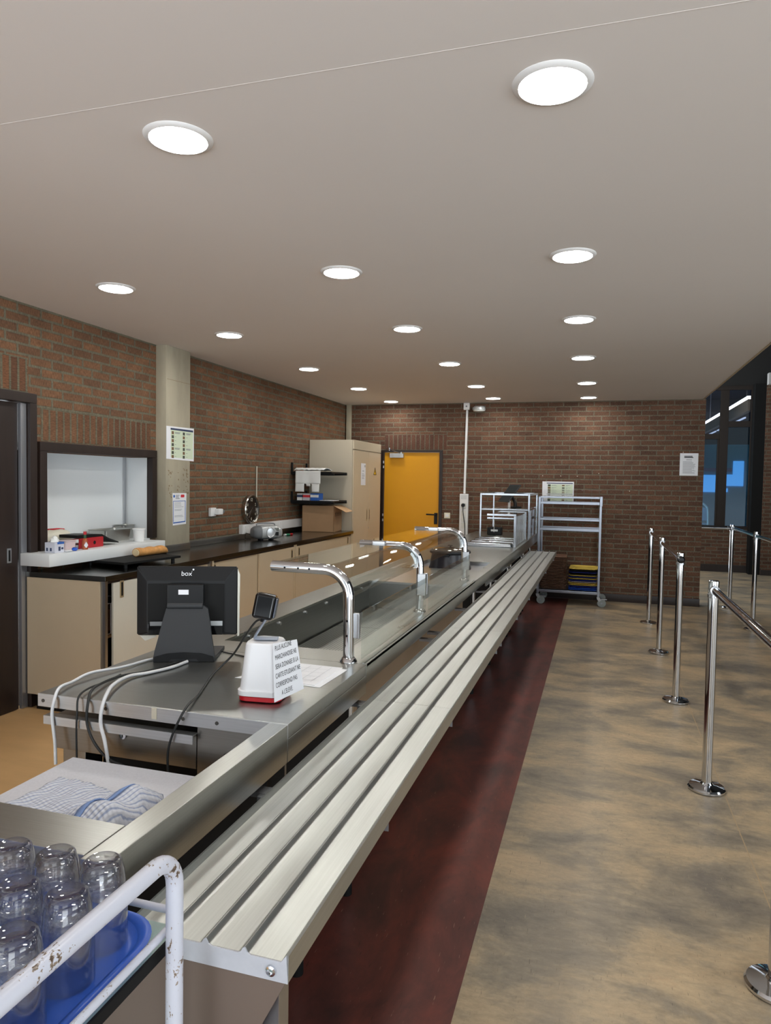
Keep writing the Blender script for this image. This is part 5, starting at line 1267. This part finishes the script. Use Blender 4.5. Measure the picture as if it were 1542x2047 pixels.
part('hanger', bx(2.785, 2.795, 15.8, 23.6, 3.012, 3.03), SATIN, t); part('hanger', bx(2.785, 2.795, 16.9, 16.92, 3.03, 3.0995), SATIN, t)

# ------------------------------------------------------------------ serving trolley with glasses, foreground left
def painted():
    m, nd, ln, b = nm('chipped_white_paint')
    v = coord(nd, ln, (1, .45, .45)); n = noise(nd, ln, v, 260, 4, .6); n2 = noise(nd, ln, coord(nd, ln), 12, 3, .6)
    mm = nd.new('ShaderNodeMath'); mm.operation = 'MULTIPLY'; ln.new(n, mm.inputs[0]); ln.new(n2, mm.inputs[1])
    ln.new(ramp(nd, ln, mm.outputs[0], [(.335, L(206, 208, 220)), (.35, L(150, 132, 114)), (.40, L(80, 64, 54))]), b.inputs['Base Color'])
    b.inputs['Roughness'].default_value = .3; return m
PAINT = painted()
t = thing('glass_trolley', 'white tubular serving trolley carrying upturned glasses, bottom left', 'trolley', (-.92, .69, 0))
def uframe(x):
    yb, yf = .912, .42; zt_ = 1.0; rr_ = .05
    pts = [(x, yb, .10), (x, yb, zt_-rr_)] + arc((yb-rr_, zt_-rr_), rr_, 0, 90, 8, 'yz', x)[1:] + arc((yf+rr_, zt_-rr_), rr_, 90, 180, 8, 'yz', x) + [(x, yf, .10)]
    return pts
for x in (-.605, -1.25):
    part('tube_frame', tube(B(), uframe(x), .0132, 20), PAINT, t, angle=60)
    for y in (.912, .42):
        cs = part('caster', cyl(B(), (x-.014, y, .05), (x+.014, y, .05), .0495, 24), RUBBER, t)
        part('caster_fork', bx(x-.02, x+.02, y-.018, y+.018, .088, .112, .004), SATIN, cs)
ZSH = .842
for z in (ZSH, .40):
    part('glass_shelf', bx(-1.225, -.634, .40, .968, z-.006, z), plain('green_glass_shelf', L(176, 200, 192), .25, var=.06, vscale=40) if 'green_glass_shelf' not in bpy.data.materials else bpy.data.materials['green_glass_shelf'], t)
    for xa in (-.634, -1.231): part('shelf_edge', bx(xa, xa+.0055, .40, .968, z-.018, z+.001, .001), BLACK_M, t)
    rp = [(-.628, .925, z+.022), (-.628, .955, z+.022), (-.645, .972, z+.022), (-1.215, .972, z+.022), (-1.232, .955, z+.022), (-1.232, .41, z+.022), (-1.215, .396, z+.022), (-.645, .396, z+.022), (-.628, .41, z+.022), (-.628, .925, z+.022)]
    part('guard_rail', tube(B(), rp, .0062, 12), PAINT, t, angle=60)
t = thing('blue_tray', 'bright blue plastic tray under the upturned glasses on the trolley', 'tray', (-.915, .685, ZSH+.0005))
lo = [[(a, b, z) for a, b in rrect(-hx, hx, -hy, hy, .075, 8)] for z, hx, hy in ((0, .25, .245), (.003, .254, .249), (.018, .262, .256), (.0205, .272, .266), (.017, .2755, .2695), (.0165, .272, .266), (.015, .260, .254), (.004, .250, .246))]
part('tray', loft(B(), lo[::1]), BLUE_TRAY, t, local=True, angle=60)
def tumbler_bm():
    r0, r1, h, th = .0285, .0378, .094, .0022   # upturned: rim down at z=0, base up
    pr = [(r1, 0), (r1-.0006, .03), (r1-.003, .058), (r0+.004, .078), (r0+.002, .084), (r0+.0005, .0905), (r0-.004, h), (r0-.008, h-.001), (r0-.012, h-.0035), (0, h-.0035)]
    pi = [(0, h-.013), (r0-.007, h-.013), (r0-.002, h-.017), (r0+.001, .074), (r1-.006, .056), (r1-.0032, .03), (r1-.0024, .0), ]
    return lathe(B(), pr + pi, seg=40, closed=False)
tum = tumbler_bm(); tme = None
ZT = ZSH+.0050
spots = [(-.727, .908, 'second in the back row from the right'), (-.805, .902, 'in the back row')]
gl = [(-.722, .893, 1, 'at the right end of the farthest row'), (-.806, .889, 1, 'second from the right in the farthest row'), (-.712, .806, 1, 'at the right end of the middle row'), (-.794, .800, 1, 'second from the right in the middle row'),
      (-.888, .884, 1, 'third from the right in the farthest row'), (-.968, .888, 1, 'fourth from the right in the farthest row'), (-.712, .712, 1, 'at the right end of the third row'), (-.794, .706, 1, 'second from the right in the third row'),
      (-.876, .796, 1, 'third from the right in the middle row'), (-.876, .712, 1, 'third from the right in the third row'), (-.712, .625, 1, 'at the right end of the nearest row'), (-.796, .622, 1, 'second from the right in the nearest row')]
g0 = None
for x, y, two, lab in gl:
    for lev in range(2):
        l_ = ('lower' if lev == 0 else 'upper') + f' glass of the tumbler pair {lab}'
        p = (x, y, ZT + (.0 if lev == 0 else .037))
        if g0 is None: g0 = solo('tumbler', l_, 'glass', tum, TUMBLER, p, group='upturned tumblers on the trolley', angle=50)
        else: copy_tree(g0, p, label=l_, rz=random.uniform(0, 6))
